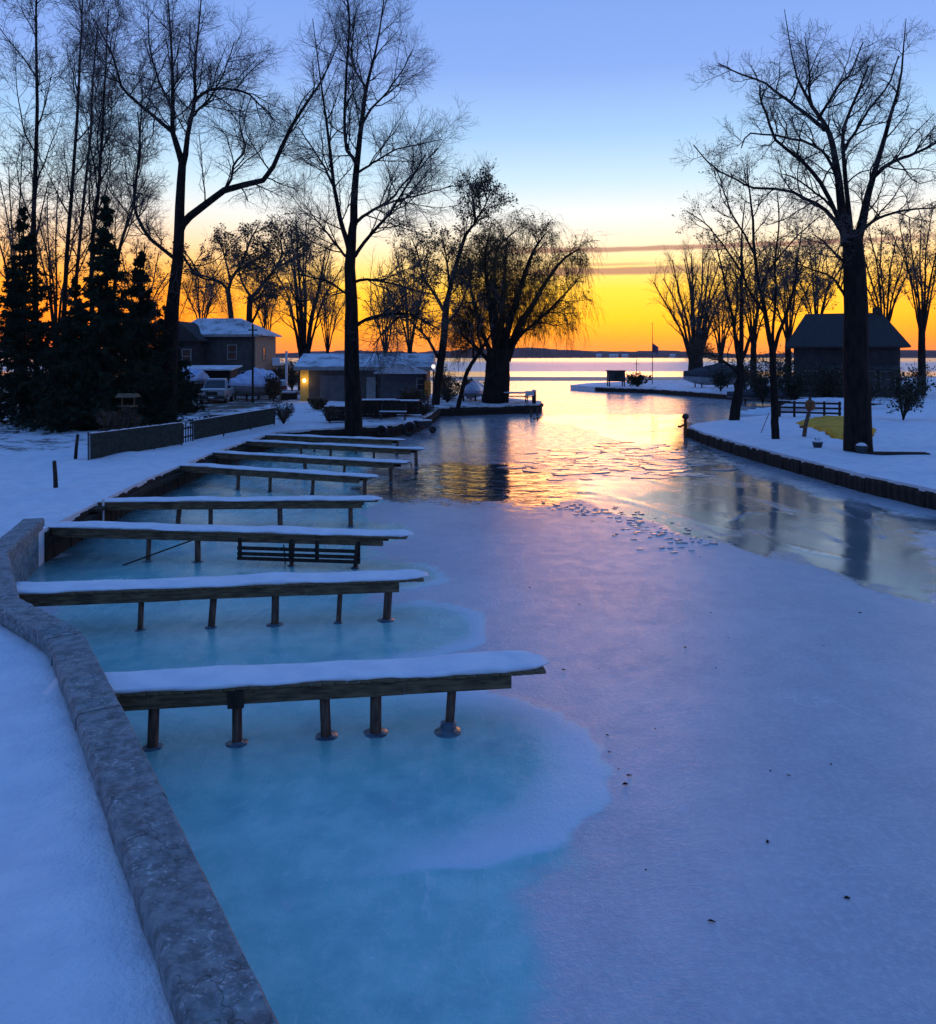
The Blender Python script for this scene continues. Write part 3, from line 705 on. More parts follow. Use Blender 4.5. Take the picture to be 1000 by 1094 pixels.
# ------------------------------------------------------------------ left bank fence and gate
def fence_panel(p0, p1, h, label):
    p0 = Vector(p0); p1 = Vector(p1); u = p1 - p0; L = u.length; ang = math.atan2(u.y, u.x)
    t = thing('mesh_fence', label, 'fence', (p0.x, p0.y, gz(p0.x, p0.y)), ang, 'dark mesh fences along the walkway')
    z1 = gz(p1.x, p1.y) - gz(p0.x, p0.y); n = max(3, int(L / 2.2)); rng = random.Random(int(L * 10))
    for k in range(n + 1):
        x = L * k / n; zz = z1 * k / n
        MB().tube([(x, .045, zz - .4), (x + rng.uniform(-.03, .03), .045, zz + h + .03)], .035, 8).build('post', 'metal', t)
    MB().tube([(0, .03, h - .04), (L, .03, h - .04 + z1)], .022, 8).build('top_rail', 'metal', t)
    for k in range(n):      # one sagging sheet of mesh between each two posts
        rings = []
        for q in range(9):
            f = q / 8; x = L * (k + f) / n + (0.012 if q == 0 else -0.012 if q == 8 else 0); zz = z1 * (k + f) / n; sag = .035 * math.sin(math.pi * f) + rng.uniform(-.006, .006); bl = rng.uniform(-.015, .015)
            rings.append([(x, bl - .012, zz + .02), (x, bl - .02 + .02 * math.sin(5 * f), zz + h * .5), (x, -.012, zz + h - sag), (x, .0, zz + h - sag), (x, bl + .005, zz + h * .5), (x, bl, zz + .02)])
        MB().loft(rings).build('mesh_panel', 'fence_mesh', t)
    mb = MB(); rings = []
    for q in range(40):
        f = q / 39; x = L * f; zz = z1 * f + h - .015; hh = .028 + rng.uniform(-.012, .012) if rng.random() > .12 else .006
        rings.append([(x, -.035, zz), (x, -.028, zz + hh), (x, .028, zz + hh), (x, .05, zz)])
    mb.loft(rings).build('snow_cover', 'snow', t, True)
A0 = at(96, 492, 0.8); A1 = at(195, 473.5, 0.8); B0 = at(207, 470.5, 0.8); B1 = at(294, 454.5, 0.8)
fence_panel(A0[:2], A1[:2], 0.95, 'dark green mesh fence, the nearer of two, below the spruces')
fence_panel(B0[:2], B1[:2], 0.88, 'dark green mesh fence, the farther one, in front of the pickup')
g = thing('picket_gate', 'small dark picket gate in the gap between the two mesh fences', 'gate', (A1.x, A1.y, gz(A1.x, A1.y)), math.atan2(B0.y - A1.y, B0.x - A1.x))
GL = (B0 - A1).length
for k in range(5):
    x = .08 + (GL - .16) * k / 4; hh = 0.78 + .1 * math.sin(k * 2.3)
    MB().add([(x - .04, -.012, .06), (x + .04, -.012, .06), (x + .04, -.012, hh), (x, -.012, hh + .08), (x - .04, -.012, hh), (x - .04, .012, .06), (x + .04, .012, .06), (x + .04, .012, hh), (x, .012, hh + .08), (x - .04, .012, hh)],
             [(0, 1, 2, 3, 4), (9, 8, 7, 6, 5), (0, 5, 6, 1), (1, 6, 7, 2), (2, 7, 8, 3), (3, 8, 9, 4), (4, 9, 5, 0)]).build('picket', 'dark_wood', g)
for zz in (.25, .62): MB().box(.03, GL - .03, .014, .04, zz, zz + .07).build('rail', 'dark_wood', g)
# leaning dark bollards at the very left of the walkway
for k, (px, py, hh, lean, lab) in enumerate([(80, 491, .85, .10, 'dark leaning stake left of the nearer mesh fence'), (60, 520, .7, -.05, 'dark short stake at the left end of the walkway')]):
    p = at(px, py, .8)
    o = MB().tube([(0, 0, -.3), (lean * .5, 0, hh * .5), (lean, 0, hh)], [.07, .06, .055], 8).lathe([(.055, hh), (.06, hh + .03), (.02, hh + .07)], 8, (lean, 0, 0)).build('stake', 'dark_wood')
    o.location = (p.x, p.y, gz(p.x, p.y)); tag(o, lab, 'stake', 'dark stakes on the walkway')
# ------------------------------------------------------------------ trees
RNG = np.random.default_rng(11)
def nrm(v): return v / np.maximum(np.linalg.norm(v, axis=-1, keepdims=True), 1e-9)
class Wood:
    """bundles of branch polylines, turned into tapered tubes at once"""
    def __init__(s): s.b = []
    def add(s, P, R, sides): s.b.append((np.asarray(P, float), np.asarray(R, float), sides))
    def build(s, name, material, parent, off, smooth=True):
        VV = []; LL = []; base = 0
        for P, R, k in s.b:
            m, n, _ = P.shape
            if m == 0: continue
            T = np.gradient(P, axis=1); T = nrm(T); mean = np.abs(nrm(P[:, -1] - P[:, 0]))
            ref = np.zeros((m, 3)); ref[np.arange(m), np.argmin(mean, axis=1)] = 1
            U = nrm(np.cross(T, ref[:, None, :])); W = np.cross(T, U)
            a = np.arange(k) * 2 * np.pi / k
            V = P[:, :, None, :] + R[:, :, None, None] * (np.cos(a)[None, None, :, None] * U[:, :, None, :] + np.sin(a)[None, None, :, None] * W[:, :, None, :])
            i = (np.arange(m) * n * k)[:, None, None] + (np.arange(n - 1) * k)[None, :, None]
            j = np.arange(k)[None, None, :]; j2 = (np.arange(k) + 1) % k; j2 = j2[None, None, :]
            q = np.stack([i + j, i + j2, i + k + j2, i + k + j], -1).reshape(-1, 4) + base
            VV.append(V.reshape(-1, 3)); LL.append(q); base += m * n * k
        V = np.concatenate(VV) - np.array(off); q = np.concatenate(LL)
        return new_mesh(name, V, q.ravel(), np.arange(len(q)) * 4, material, parent, smooth)

def interp(P, t):
    """P (m,n,3) or (m,n); t (m,k) in 0..1"""
    m, n = P.shape[:2]; f = np.clip(t, 0, 0.9999) * (n - 1); i = f.astype(int); f = f - i
    r = np.arange(m)[:, None]
    if P.ndim == 3: return P[r, i] * (1 - f[..., None]) + P[r, i + 1] * f[..., None]
    return P[r, i] * (1 - f) + P[r, i + 1] * f
def spawn(P, R, k, tmin, tmax, ang, L, npts, wig, up, rmax, rfac=0.6, taper=0.3, rng=RNG, lenfall=0.5, minr=0.004):
    """k children on each parent; returns polylines and radii"""
    m = P.shape[0]
    t = tmin + (tmax - tmin) * (np.arange(k)[None, :] + rng.uniform(0, 1, (m, k))) / k
    p0 = interp(P, t).reshape(-1, 3); p1 = interp(P, np.clip(t + 0.04, 0, 1)).reshape(-1, 3); pm = interp(P, np.clip(t - 0.04, 0, 1)).reshape(-1, 3)
    tang = nrm(p1 - pm); r0 = np.minimum(interp(R, t).reshape(-1) * rfac, rmax); tt = t.reshape(-1)
    rnd = nrm(rng.normal(size=tang.shape)); perp = nrm(rnd - (rnd * tang).sum(-1, keepdims=True) * tang)
    a = np.radians(rng.normal(ang, ang * 0.25, len(tang)))[:, None]
    d = np.cos(a) * tang + np.sin(a) * perp
    plen = np.linalg.norm(np.diff(P, axis=1), axis=-1).sum(1); plen = np.repeat(plen, k)
    ln = (L if np.isscalar(L) else np.repeat(L, k)) * (1 - lenfall * tt) * rng.uniform(0.55, 1.2, len(tang))
    out = np.empty((len(tang), npts, 3)); out[:, 0] = p0; step = (ln / (npts - 1))[:, None]; cur = d
    for i in range(1, npts):
        cur = nrm(cur + rng.normal(size=cur.shape) * wig + np.array([0, 0, up]))
        out[:, i] = out[:, i - 1] + cur * step
    rr = np.maximum(r0[:, None] * (1 - (1 - taper) * np.linspace(0, 1, npts)[None, :]), minr)
    return out, rr
def resample(pts, rad, n):
    pts = np.asarray(pts, float); rad = np.asarray(rad, float)
    # Catmull-Rom through the traced points
    ext = np.vstack([2 * pts[0] - pts[1], pts, 2 * pts[-1] - pts[-2]]); o = []; ro = []
    seg = len(pts) - 1
    for f in np.linspace(0, seg - 1e-6, n):
        i = int(f); u = f - i; a, b, c, d = ext[i:i + 4]
        o.append(0.5 * ((2 * b) + (-a + c) * u + (2 * a - 5 * b + 4 * c - d) * u * u + (-a + 3 * b - 3 * c + d) * u ** 3)); ro.append(rad[i] * (1 - u) + rad[i + 1] * u)
    return np.array(o), np.array(ro)
def trace(px, d, w0, w1, dslope=0.0, n=14, d_end=None):
    """limb traced at pixels; it leans dslope metres of depth per metre away from its start"""
    x0, y0 = px[0]; pts = []
    for x, y in px:
        off = dslope * math.hypot(x - x0, y - y0) / F * d
        pts.append(atd(x, y, d + off))
    k = len(px); rad = [max(0.012, (w0 + (w1 - w0) * i / (k - 1)) / 2 / F * d) for i in range(k)]
    P, R = resample(pts, rad, n)
    P[1:-1] += RNG.normal(size=(n - 2, 3)) * 0.012
    return P, R

def finish(name, label, cat, base, limbs, levels, crown_mat='twig', group=None, leaves=None, wood_sides=8, extra=None, trunk_mat='bark'):
    """limbs: list of (P,R). levels: list of dicts for spawn. Builds tree > trunk, crown (+ leaves)"""
    t = thing(name, label, cat, base, group=group)
    off = base
    tw = Wood(); cw_ = Wood()
    n = limbs[0][0].shape[0]
    P = np.stack([l[0] for l in limbs]); R = np.stack([l[1] for l in limbs]); tw.add(P, R, wood_sides)
    last = (P, R)
    for i, lv in enumerate(levels):
        lv = dict(lv); sides = lv.pop('sides', 4); dest = lv.pop('dest', 'c'); srcs = lv.pop('src', None); first = lv.pop('first', 0)
        Pp, Rp = last
        if first: Pp, Rp = Pp[first:], Rp[first:]
        Pn, Rn = spawn(Pp, Rp, **lv)
        (tw if dest == 't' else cw_).add(Pn, Rn, sides)
        last = (Pn, Rn)
    tr = tw.build('trunk', trunk_mat, t, off)
    if extra: extra(cw_, last)
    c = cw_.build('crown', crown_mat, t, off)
    if leaves:
        cnt, size, lm = leaves; Pn = last[0].reshape(-1, 3); idx = RNG.integers(0, len(Pn), cnt)
        leaf_cards('leaves', Pn[idx] + RNG.normal(size=(cnt, 3)) * size * 1.2, size, lm, t, off)
    return t
def leaf_cards(name, C, size, material, parent, off, asp=0.6):
    n = len(C); a = nrm(RNG.normal(size=(n, 3))); b = nrm(np.cross(a, RNG.normal(size=(n, 3))))
    s = (size * RNG.uniform(.5, 1.3, n))[:, None]; C = C - np.array(off)
    V = np.stack([C - a * s, C + b * s * asp, C + a * s, C - b * s * asp], 1).reshape(-1, 3)
    o = new_mesh(name, V, np.arange(4 * n), np.arange(n) * 4, material, parent, False)
    return o
def basept(px, d, lift=0.0):
    x = (px - CX) / F * d; return Vector((x, d, gz(x, d) - lift))
def root_flare(base, top, r):
    """short flared foot joining the trunk to the ground"""
    b = np.array(base); tp = np.array(top); n = 14; f = np.linspace(0, 1, n)[:, None]
    return b + (tp - b) * f, r

def fwd_limbs(P, R, k, L, rng=RNG, tmin=.35, ang=45, rmax=.09, up=.12):
    return spawn(P, R, k, tmin, .95, ang, L, 14, .10, up, rmax, .55, .3, rng)

# --- big left tree
d = 46.0; b = basept(178, d); by = HY + (H - b.z) * F / d
L1 = [trace([(178, by + 3), (179.5, 435), (181, 400), (183, 345), (185, 320), (191, 273), (192, 216), (194.8, 174)], d, 21, 8.5),
      trace([(194.8, 176), (188, 152), (184.4, 138), (184.4, 96), (184, 70), (181, 20), (176, -40)], d, 7.5, .7, -.1),
      trace([(195, 178), (198, 165), (201, 140), (208, 109), (208, 78), (213, 20), (220, -50)], d, 7.5, .7, .15),
      trace([(184, 141), (172, 131), (158, 119), (132, 96), (126, 78), (116, 50), (100, 20)], d, 4.5, 1.5, .4),
      trace([(192, 246), (198, 236), (216, 221), (247, 200), (278, 195), (294, 174), (307, 143), (330, 106), (347, 80), (366, 35)], d, 10, .7, -.3),
      trace([(190, 280), (184, 274), (158, 252), (145, 226), (144, 200), (150, 160), (147, 120)], d, 5, 1.5, .5),
      trace([(208, 108), (212, 104), (229, 94.7), (262, 98.6), (275, 110), (287, 120), (295, 135)], d, 4, 1, .5),
      trace([(240, 204), (247, 190), (250, 175), (262, 160), (258, 142), (256, 125), (262, 100)], d, 3.2, 1, .6),
      trace([(191, 268), (197, 275), (210, 294), (225, 299), (236, 301), (243, 310)], d, 3, 1, -.6),
      trace([(205, 125), (214, 115), (225, 104), (238, 80), (250, 45)], d, 3, 1, -.6),
      trace([(185, 120), (176, 100), (168, 82), (160, 50), (158, 15)], d, 3, 1, -.7)]
finish('bare_tree', 'large bare tree with a long curved right limb, behind the mesh fences at left', 'tree', b, L1, [
    dict(k=13, tmin=.2, tmax=.98, ang=50, L=4.0, npts=7, wig=.17, up=.05, rmax=.045, sides=5, dest='t', first=1),
    dict(k=11, tmin=.12, tmax=1, ang=46, L=2.0, npts=5, wig=.19, up=.03, rmax=.018, sides=4),
    dict(k=10, tmin=.1, tmax=1, ang=46, L=.95, npts=3, wig=.2, up=.02, rmax=.009, sides=3)])

# --- centre tree
d = 44.0; b = basept(378, d); by = HY + (H - b.z) * F / d
L2 = [trace([(378, by + 3), (377, 430), (376, 400), (375.5, 350), (375.4, 320), (374, 280), (376, 255), (378, 236)], d, 20, 8),
      trace([(378, 240), (379, 200), (382, 169), (386, 132), (391, 96), (397, 70), (406, 30), (412, -30)], d, 8.5, .7, .1),
      trace([(381, 176), (376, 167), (370, 158), (368, 122), (369.7, 80), (373, 30), (370, -20)], d, 4.5, 1.5, -.4),
      trace([(374, 272), (370, 255), (365, 239), (358.5, 208), (353, 161), (347, 119), (341.6, 80), (334, 20)], d, 6.5, .7, -.2),
      trace([(357, 200), (350, 186), (344, 174), (328.6, 150.6), (318, 135)], d, 3, 1, .3),
      trace([(380, 238), (388, 231), (401, 223), (419.6, 211.7), (430, 197), (445.6, 182), (468, 158)], d, 4, 1.2, .4),
      trace([(410, 219), (425, 214), (440, 210), (461, 205), (484, 198)], d, 2.5, 1, -.4),
      trace([(377, 276), (384, 266), (399, 247), (414, 231), (422, 218), (440, 190), (455, 165)], d, 4.5, 1.3, -.6),
      trace([(378, 302), (386, 299), (399, 299), (419.6, 303), (445.6, 310.5), (468, 315)], d, 3.6, 1.2, .3),
      trace([(383, 184), (392, 178), (404, 171), (422, 160), (445.6, 154.5), (472, 149)], d, 3, 1, .4),
      trace([(372, 276), (366, 270), (352, 252), (339, 236), (330, 225)], d, 3.4, 1, .5),
      trace([(373, 316), (366, 311), (352, 301), (331, 296), (318, 292)], d, 3, 1, -.5),
      trace([(378, 350), (385, 345), (400, 338), (428, 335), (444, 338), (470, 352)], d, 4.5, 1.5, -.2),
      trace([(430, 335), (422, 342), (410, 355), (398, 369)], d, 2.6, 1, -.2),
      trace([(386, 134), (398, 115), (412, 100), (428, 78), (440, 55)], d, 3, 1, .5),
      trace([(392, 95), (380, 75), (376, 50), (380, 15)], d, 2.6, 1, -.7)]
finish('bare_tree', 'tall bare tree with upright forked stems in front of the snow-roofed garage', 'tree', b, L2, [
    dict(k=12, tmin=.2, tmax=.98, ang=44, L=3.8, npts=7, wig=.15, up=.07, rmax=.04, sides=5, dest='t', first=1),
    dict(k=10, tmin=.12, tmax=1, ang=44, L=1.9, npts=5, wig=.18, up=.05, rmax=.016, sides=4),
    dict(k=9, tmin=.1, tmax=1, ang=44, L=.9, npts=3, wig=.2, up=.03, rmax=.009, sides=3)])
# swing rope
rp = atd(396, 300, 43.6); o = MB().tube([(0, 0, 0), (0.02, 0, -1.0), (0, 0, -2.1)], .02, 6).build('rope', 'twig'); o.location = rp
tag(o, 'thin dark rope hanging from a low right branch of the centre tree', 'rope')

# --- big right tree
d = 33.6; b = basept(916, d); by = HY + (H - b.z) * F / d
L3 = [trace([(917, by + 3), (916.5, 465), (916, 430), (914, 380), (913.7, 318), (912.5, 280), (911, 262), (909, 246)], d, 30, 19),
      trace([(904, 262), (902, 240), (899, 225), (896, 195), (892.5, 170), (887.5, 147.5), (882.5, 135), (867.5, 112.5), (855, 90), (848, 70), (838, 10)], d, 11, .7, .2),
      trace([(881, 139), (875, 133), (862.5, 122.5), (845, 110), (832.5, 100), (815, 87.5), (790, 79), (768, 68)], d, 5, 1.3, .5),
      trace([(892, 184), (886, 172), (880, 162.5), (862.5, 152.5), (840, 147.5), (825, 144), (800, 142.5), (792, 158)], d, 3.6, 1.2, -.4),
      trace([(902, 250), (890, 220), (875, 192), (860, 175), (845, 162.5), (827.5, 147.5), (820, 125), (813, 108), (812, 90)], d, 5, 1.5, -.5),
      trace([(901, 255), (895, 240), (880, 222.5), (860, 212.5), (840, 202.5), (802.5, 200), (790, 192.5), (762.5, 180), (741, 155)], d, 5, 1.2, .4),
      trace([(909, 250), (906, 220), (902.5, 180), (900, 152.5), (902.5, 132.5), (912.5, 107.5), (917, 97), (928, 70)], d, 5.5, 1.5, -.3),
      trace([(900, 163), (906, 152), (915, 140), (926, 120), (948, 92), (960, 60)], d, 4, 1.5, .5),
      trace([(915, 262), (921, 238), (926, 215), (935, 180), (950, 130), (962, 80), (968, 20)], d, 11, .7, .2),
      trace([(874, 129), (880, 117), (887, 107), (897, 90), (908, 78), (922, 45)], d, 3.6, 1.2, -.5),
      trace([(906, 322), (898, 308), (887, 295), (865, 287), (850, 281)], d, 3.6, 1, .2),
      trace([(904, 284), (893, 272), (880, 258), (868, 250)], d, 2.8, 1, -.5),
      trace([(889, 222), (880, 212), (870, 205), (850, 191), (836, 186)], d, 3, 1, -.6),
      trace([(868, 114), (864, 95), (865, 75), (860, 40)], d, 3, 1, .5),
      trace([(932, 190), (950, 175), (975, 165), (1005, 150)], d, 5, 2, -.3),
      trace([(918, 250), (935, 235), (965, 225), (1000, 222)], d, 4, 1.5, .5)]
finish('bare_tree', 'massive dark bare tree at the right edge, two pots near its foot', 'tree', b, L3, [
    dict(k=10, tmin=.2, tmax=.98, ang=50, L=2.5, npts=7, wig=.22, up=.06, rmax=.035, sides=5, dest='t', first=1),
    dict(k=9, tmin=.15, tmax=1, ang=48, L=1.25, npts=5, wig=.24, up=.04, rmax=.014, sides=4),
    dict(k=8, tmin=.1, tmax=1, ang=46, L=.5, npts=3, wig=.22, up=.03, rmax=.007, sides=3)], wood_sides=12)

# --- slim right tree on the lawn
d = 39.7; b = basept(828, d); by = HY + (H - b.z) * F / d
L4 = [trace([(829, by + 3), (828, 450), (827, 424), (826, 395), (825, 372)], d, 9, 7),
      trace([(825, 374), (820, 350), (815, 320), (810, 300), (806, 270), (804, 230), (801, 205), (798, 175)], d, 6, 1.2, .1),
      trace([(812, 308), (818, 295), (830, 277), (852, 252), (876, 231)], d, 3, 1, -.4),
      trace([(826, 378), (831, 360), (842, 330), (850, 300), (853, 270), (858, 240)], d, 5, 1, .3),
      trace([(826, 380), (826, 350), (829, 315), (828, 280), (832, 240), (830, 205)], d, 3.6, 1, -.5),
      trace([(817, 335), (800, 310), (792, 290), (772, 262), (755, 240), (733, 225)], d, 3, 1, .5),
      trace([(806, 272), (795, 250), (780, 225), (772, 200), (765, 180)], d, 2.6, 1, -.5)]
finish('bare_tree', 'slim bare tree in the middle of the snowy right lawn', 'tree', b, L4, [
    dict(k=9, tmin=.25, tmax=.98, ang=46, L=2.3, npts=7, wig=.2, up=.06, rmax=.03, sides=4, dest='t', first=1),
    dict(k=8, tmin=.15, tmax=1, ang=45, L=1.1, npts=5, wig=.2, up=.06, rmax=.014, sides=3),
    dict(k=6, tmin=.1, tmax=1, ang=45, L=.5, npts=3, wig=.2, up=.05, rmax=.009, sides=3)], leaves=(2200, .05, 'dead_leaf'))

# --- tree at the corner of the right lawn
d = 50.0; b = basept(785, d); by = HY + (H - b.z) * F / d
L5 = [trace([(784, by + 3), (786, 436), (789, 420), (791, 405), (791, 390)], d, 12, 8),
      trace([(791, 392), (792, 360), (792, 330), (793, 290), (792, 255), (796, 215)], d, 6, 1, .1),
      trace([(790, 394), (786, 365), (783, 340), (776, 310), (770, 280), (762, 250)], d, 4.5, 1, -.4),
      trace([(791, 390), (800, 365), (808, 340), (815, 310), (822, 285)], d, 4.5, 1, .4),
      trace([(791, 375), (785, 350), (788, 320), (785, 280)], d, 3.5, 1, .6),
      trace([(790, 400), (776, 388), (764, 380), (752, 378)], d, 3, 1, -.3)]
finish('bare_tree', 'dark bare tree with crooked foot at the water corner of right lawn', 'tree', b, L5, [
    dict(k=9, tmin=.2, tmax=.98, ang=40, L=2.6, npts=7, wig=.17, up=.08, rmax=.035, sides=4, dest='t', first=1),
    dict(k=8, tmin=.15, tmax=1, ang=42, L=1.2, npts=5, wig=.2, up=.05, rmax=.016, sides=3),
    dict(k=6, tmin=.1, tmax=1, ang=42, L=.55, npts=3, wig=.2, up=.04, rmax=.011, sides=3)], leaves=(2500, .06, 'dead_leaf'))

# --- many-stemmed trees: fan of stems from a thick foot
def fan_tree(name, label, px, d, top_y, half_px, trunk_px, stems, seed, split_y, levels, crown_mat='twig', cat='tree', group=None, leaves=None, skew=0.0, extra=None, lean=0.0):
    rng = random.Random(seed)
    b = basept(px, d); by = HY + (H - b.z) * F / d
    sx = px + lean
    ls = [trace([(px, by + 3), (px + lean * .2, by - (by - split_y) * .3), (px + lean * .6, by - (by - split_y) * .65), (sx, split_y)], d, trunk_px * 1.1, trunk_px * .85)]
    for k in range(stems):
        f = -1 + 2 * (k + .5) / stems + rng.uniform(-.12, .12); ht = 1 - .35 * abs(f) ** 2 - rng.uniform(0, .12)
        ex = sx + f * half_px + skew * ht; ey = split_y - (split_y - top_y) * ht
        s0 = sx + f * trunk_px * .36
        ds = rng.uniform(-.75, .75) * (1.1 - abs(f) * .5)
        ls.append(trace([(s0, split_y + 6), (s0 + (ex - s0) * .22, split_y + (ey - split_y) * .3), (s0 + (ex - s0) * .52 + rng.uniform(-3, 3), split_y + (ey - split_y) * .62), (ex, ey)], d, trunk_px * .75 / math.sqrt(stems) * rng.uniform(.8, 1.3), 1, ds))
    return finish(name, label, cat, b, ls, levels, crown_mat, group, leaves, 7, extra)
lv_far = lambda L, r: [dict(k=8, tmin=.2, tmax=.98, ang=30, L=L, npts=7, wig=.13, up=.08, rmax=r, sides=4, dest='t', first=1, minr=.012),
                       dict(k=7, tmin=.12, tmax=1, ang=34, L=L * .5, npts=4, wig=.16, up=.05, rmax=r * .45, sides=3, minr=.012),
                       dict(k=5, tmin=.1, tmax=1, ang=36, L=L * .26, npts=3, wig=.2, up=.04, rmax=r * .3, sides=3, minr=.011)]
fan_tree('bare_tree', 'broad many-stemmed bare tree on the far snowy point, right of the flagpole', 743, 128, 262, 46, 17, 11, 4, 378, lv_far(5.5, .10))
fan_tree('bare_tree', 'fan-shaped bare tree rising behind the left end of the garage', 325, 98, 232, 42, 13, 9, 5, 372, lv_far(4.6, .08))
# the two oaks behind the dark house keep brown leaves
d = 92.0; b = basept(244, d); by = HY + (H - b.z) * F / d
LO = [trace([(250, by + 3), (249, 380), (247, 340), (245, 322), (243.5, 308)], d, 7, 5),
      trace([(243.5, 310), (236, 302), (222, 296), (212, 292), (204, 278), (196, 268)], d, 3.5, 1.2, .3),
      trace([(244, 309), (248, 297), (256, 285), (263, 270), (268, 255), (276, 242)], d, 4, 1.2, -.3),
      trace([(246, 300), (242, 282), (238, 268), (232, 255)], d, 2.5, 1, .6),
      trace([(253, 290), (262, 284), (275, 276), (284, 268)], d, 2.5, 1, -.6)]
lv_oak = [dict(k=10, tmin=.2, tmax=.98, ang=48, L=3.6, npts=7, wig=.2, up=.06, rmax=.07, sides=4, dest='t', first=1, minr=.012),
          dict(k=8, tmin=.15, tmax=1, ang=45, L=1.7, npts=5, wig=.2, up=.03, rmax=.03, sides=3, minr=.012),
          dict(k=5, tmin=.2, tmax=1, ang=45, L=.8, npts=3, wig=.2, up=.02, rmax=.02, sides=3, minr=.011)]
finish('oak_tree', 'oak with brown leaf clumps behind the dark house, the left one of two', 'tree', b, LO, lv_oak, 'twig', 'oaks behind the dark house', (3400, .13, 'dead_leaf'))
d = 90.0; b = basept(267, d); by = HY + (H - b.z) * F / d
LP = [trace([(267, by + 3), (266, 380), (266, 345), (267, 325), (267.5, 317)], d, 7, 6),
      trace([(268, 318), (276, 310), (285, 298), (294, 288), (302, 278), (312, 262)], d, 4.5, 1.2, .3),
      trace([(268, 322), (276, 318), (284, 306), (290, 292), (295, 275)], d, 3, 1, -.4),
      trace([(267, 316), (260, 304), (256, 292), (258, 276)], d, 3, 1, .5),
      trace([(294, 288), (301, 272), (300, 256), (304, 244)], d, 3, 1, .4),
      trace([(297, 285), (312, 278), (325, 270), (332, 258)], d, 3, 1, -.5),
      trace([(269, 345), (276, 330), (278, 318), (284, 306)], d, 3, 1, .2)]
finish('oak_tree', 'oak with brown leaf clumps behind the dark house, right one, beside the thin pole', 'tree', b, LP, lv_oak, 'twig', 'oaks behind the dark house', (4200, .13, 'dead_leaf'))

# --- the willow on the point
def willow_extra(L, n, down):
    def f(wood, last):
        P, R = last
        sel = RNG.integers(0, P.shape[0], n); Pn, Rn = spawn(P[sel], R[sel], 1, .2, 1, 55, L, 6, .05, down, .014, .9, .7, minr=.008)
        wood.add(Pn, Rn, 3)
        q, r = spawn(Pn, Rn, 2, .2, 1, 30, L * .35, 3, .08, down, .010, .9, .7, minr=.007); wood.add(q, r, 3)
    return f
d = 68.0; b = basept(533, d); by = HY + (H - b.z) * F / d
LW = [trace([(529, by + 3), (531, 410), (532, 390), (533, 372)], d, 30, 24),
      trace([(541, 385), (548, 365), (556, 345), (570, 325), (584, 300), (603, 276), (620, 266)], d, 10, 1.5, .2),
      trace([(538, 380), (543, 350), (552, 322), (560, 295), (570, 268), (582, 250)], d, 9, 1.5, -.4),
      trace([(534, 378), (536, 345), (538, 310), (540, 280), (542, 255)], d, 9, 1.5, .5),
      trace([(530, 378), (526, 345), (522, 310), (518, 280), (522, 252)], d, 8, 1.5, -.3),
      trace([(527, 382), (515, 355), (507, 325), (502, 300), (500, 275)], d, 6, 1.5, .4),
      trace([(545, 375), (556, 358), (572, 345), (592, 326), (617, 300)], d, 5, 1.2, -.3),
      trace([(526, 390), (510, 372), (496, 360), (486, 350)], d, 5, 1.2, .2),
      trace([(534, 375), (530, 340), (528, 300), (532, 265), (552, 246)], d, 6, 1.2, .8)]
lv_w = [dict(k=13, tmin=.15, tmax=.98, ang=42, L=3.4, npts=7, wig=.16, up=.05, rmax=.06, sides=4, dest='t', first=1, minr=.012),
        dict(k=9, tmin=.12, tmax=1, ang=45, L=1.7, npts=5, wig=.18, up=-.02, rmax=.022, sides=3, minr=.011),
        dict(k=5, tmin=.1, tmax=1, ang=45, L=.8, npts=3, wig=.18, up=-.06, rmax=.013, sides=3, minr=.010)]
finish('willow_tree', 'dense dark willow with drooping twigs on the point beside the canal mouth', 'tree', b, LW, lv_w, 'willow_twig', None, (15000, .075, 'dead_leaf'), 9, willow_extra(3.2, 4000, -.50))
# ivy-dark core of the willow
# --- slender leaning tree left of the willow
d = 64.0; b = basept(466, d); by = HY + (H - b.z) * F / d
LL_ = [trace([(465, by + 3), (468, 405), (472, 380), (475, 350), (477, 322)], d, 9, 7),
       trace([(477, 324), (484, 295), (495, 257), (502, 245), (508, 236), (505, 215), (503, 195)], d, 5.5, 1, .2),
       trace([(506, 240), (513, 228), (520, 215), (516, 200)], d, 2.4, 1, -.4),
       trace([(476, 335), (465, 315), (452, 295), (446, 270), (440, 255)], d, 4, 1, .4),
       trace([(475, 340), (480, 310), (478, 285), (474, 258)], d, 4, 1, -.6),
       trace([(474, 350), (490, 330), (500, 305), (505, 285)], d, 3.5, 1, .5),
       trace([(470, 385), (455, 360), (440, 345), (425, 325)], d, 3.5, 1, -.4)]
finish('bare_tree', 'leaning bare tree close on the left of the willow, one stem rising highest', 'tree', b, LL_, [
    dict(k=10, tmin=.2, tmax=.98, ang=42, L=2.9, npts=7, wig=.17, up=.05, rmax=.05, sides=4, dest='t', first=1, minr=.011),
    dict(k=9, tmin=.12, tmax=1, ang=42, L=1.5, npts=5, wig=.18, up=.03, rmax=.02, sides=3, minr=.010),
    dict(k=6, tmin=.1, tmax=1, ang=42, L=.7, npts=3, wig=.2, up=.02, rmax=.012, sides=3, minr=.009)], leaves=(9000, .09, 'dead_leaf'))
d = 63.0; b = basept(489, d); by = HY + (H - b.z) * F / d
LL2 = [trace([(489, by + 3), (498, 400), (508, 383), (520, 364)], d, 5, 3.4), trace([(520, 365), (528, 350), (533, 330), (537, 310)], d, 3, 1, -.5), trace([(506, 387), (505, 365), (500, 340), (494, 325)], d, 2.6, 1, .4), trace([(515, 372), (510, 352), (514, 330), (512, 315)], d, 2.4, 1, -.3)]
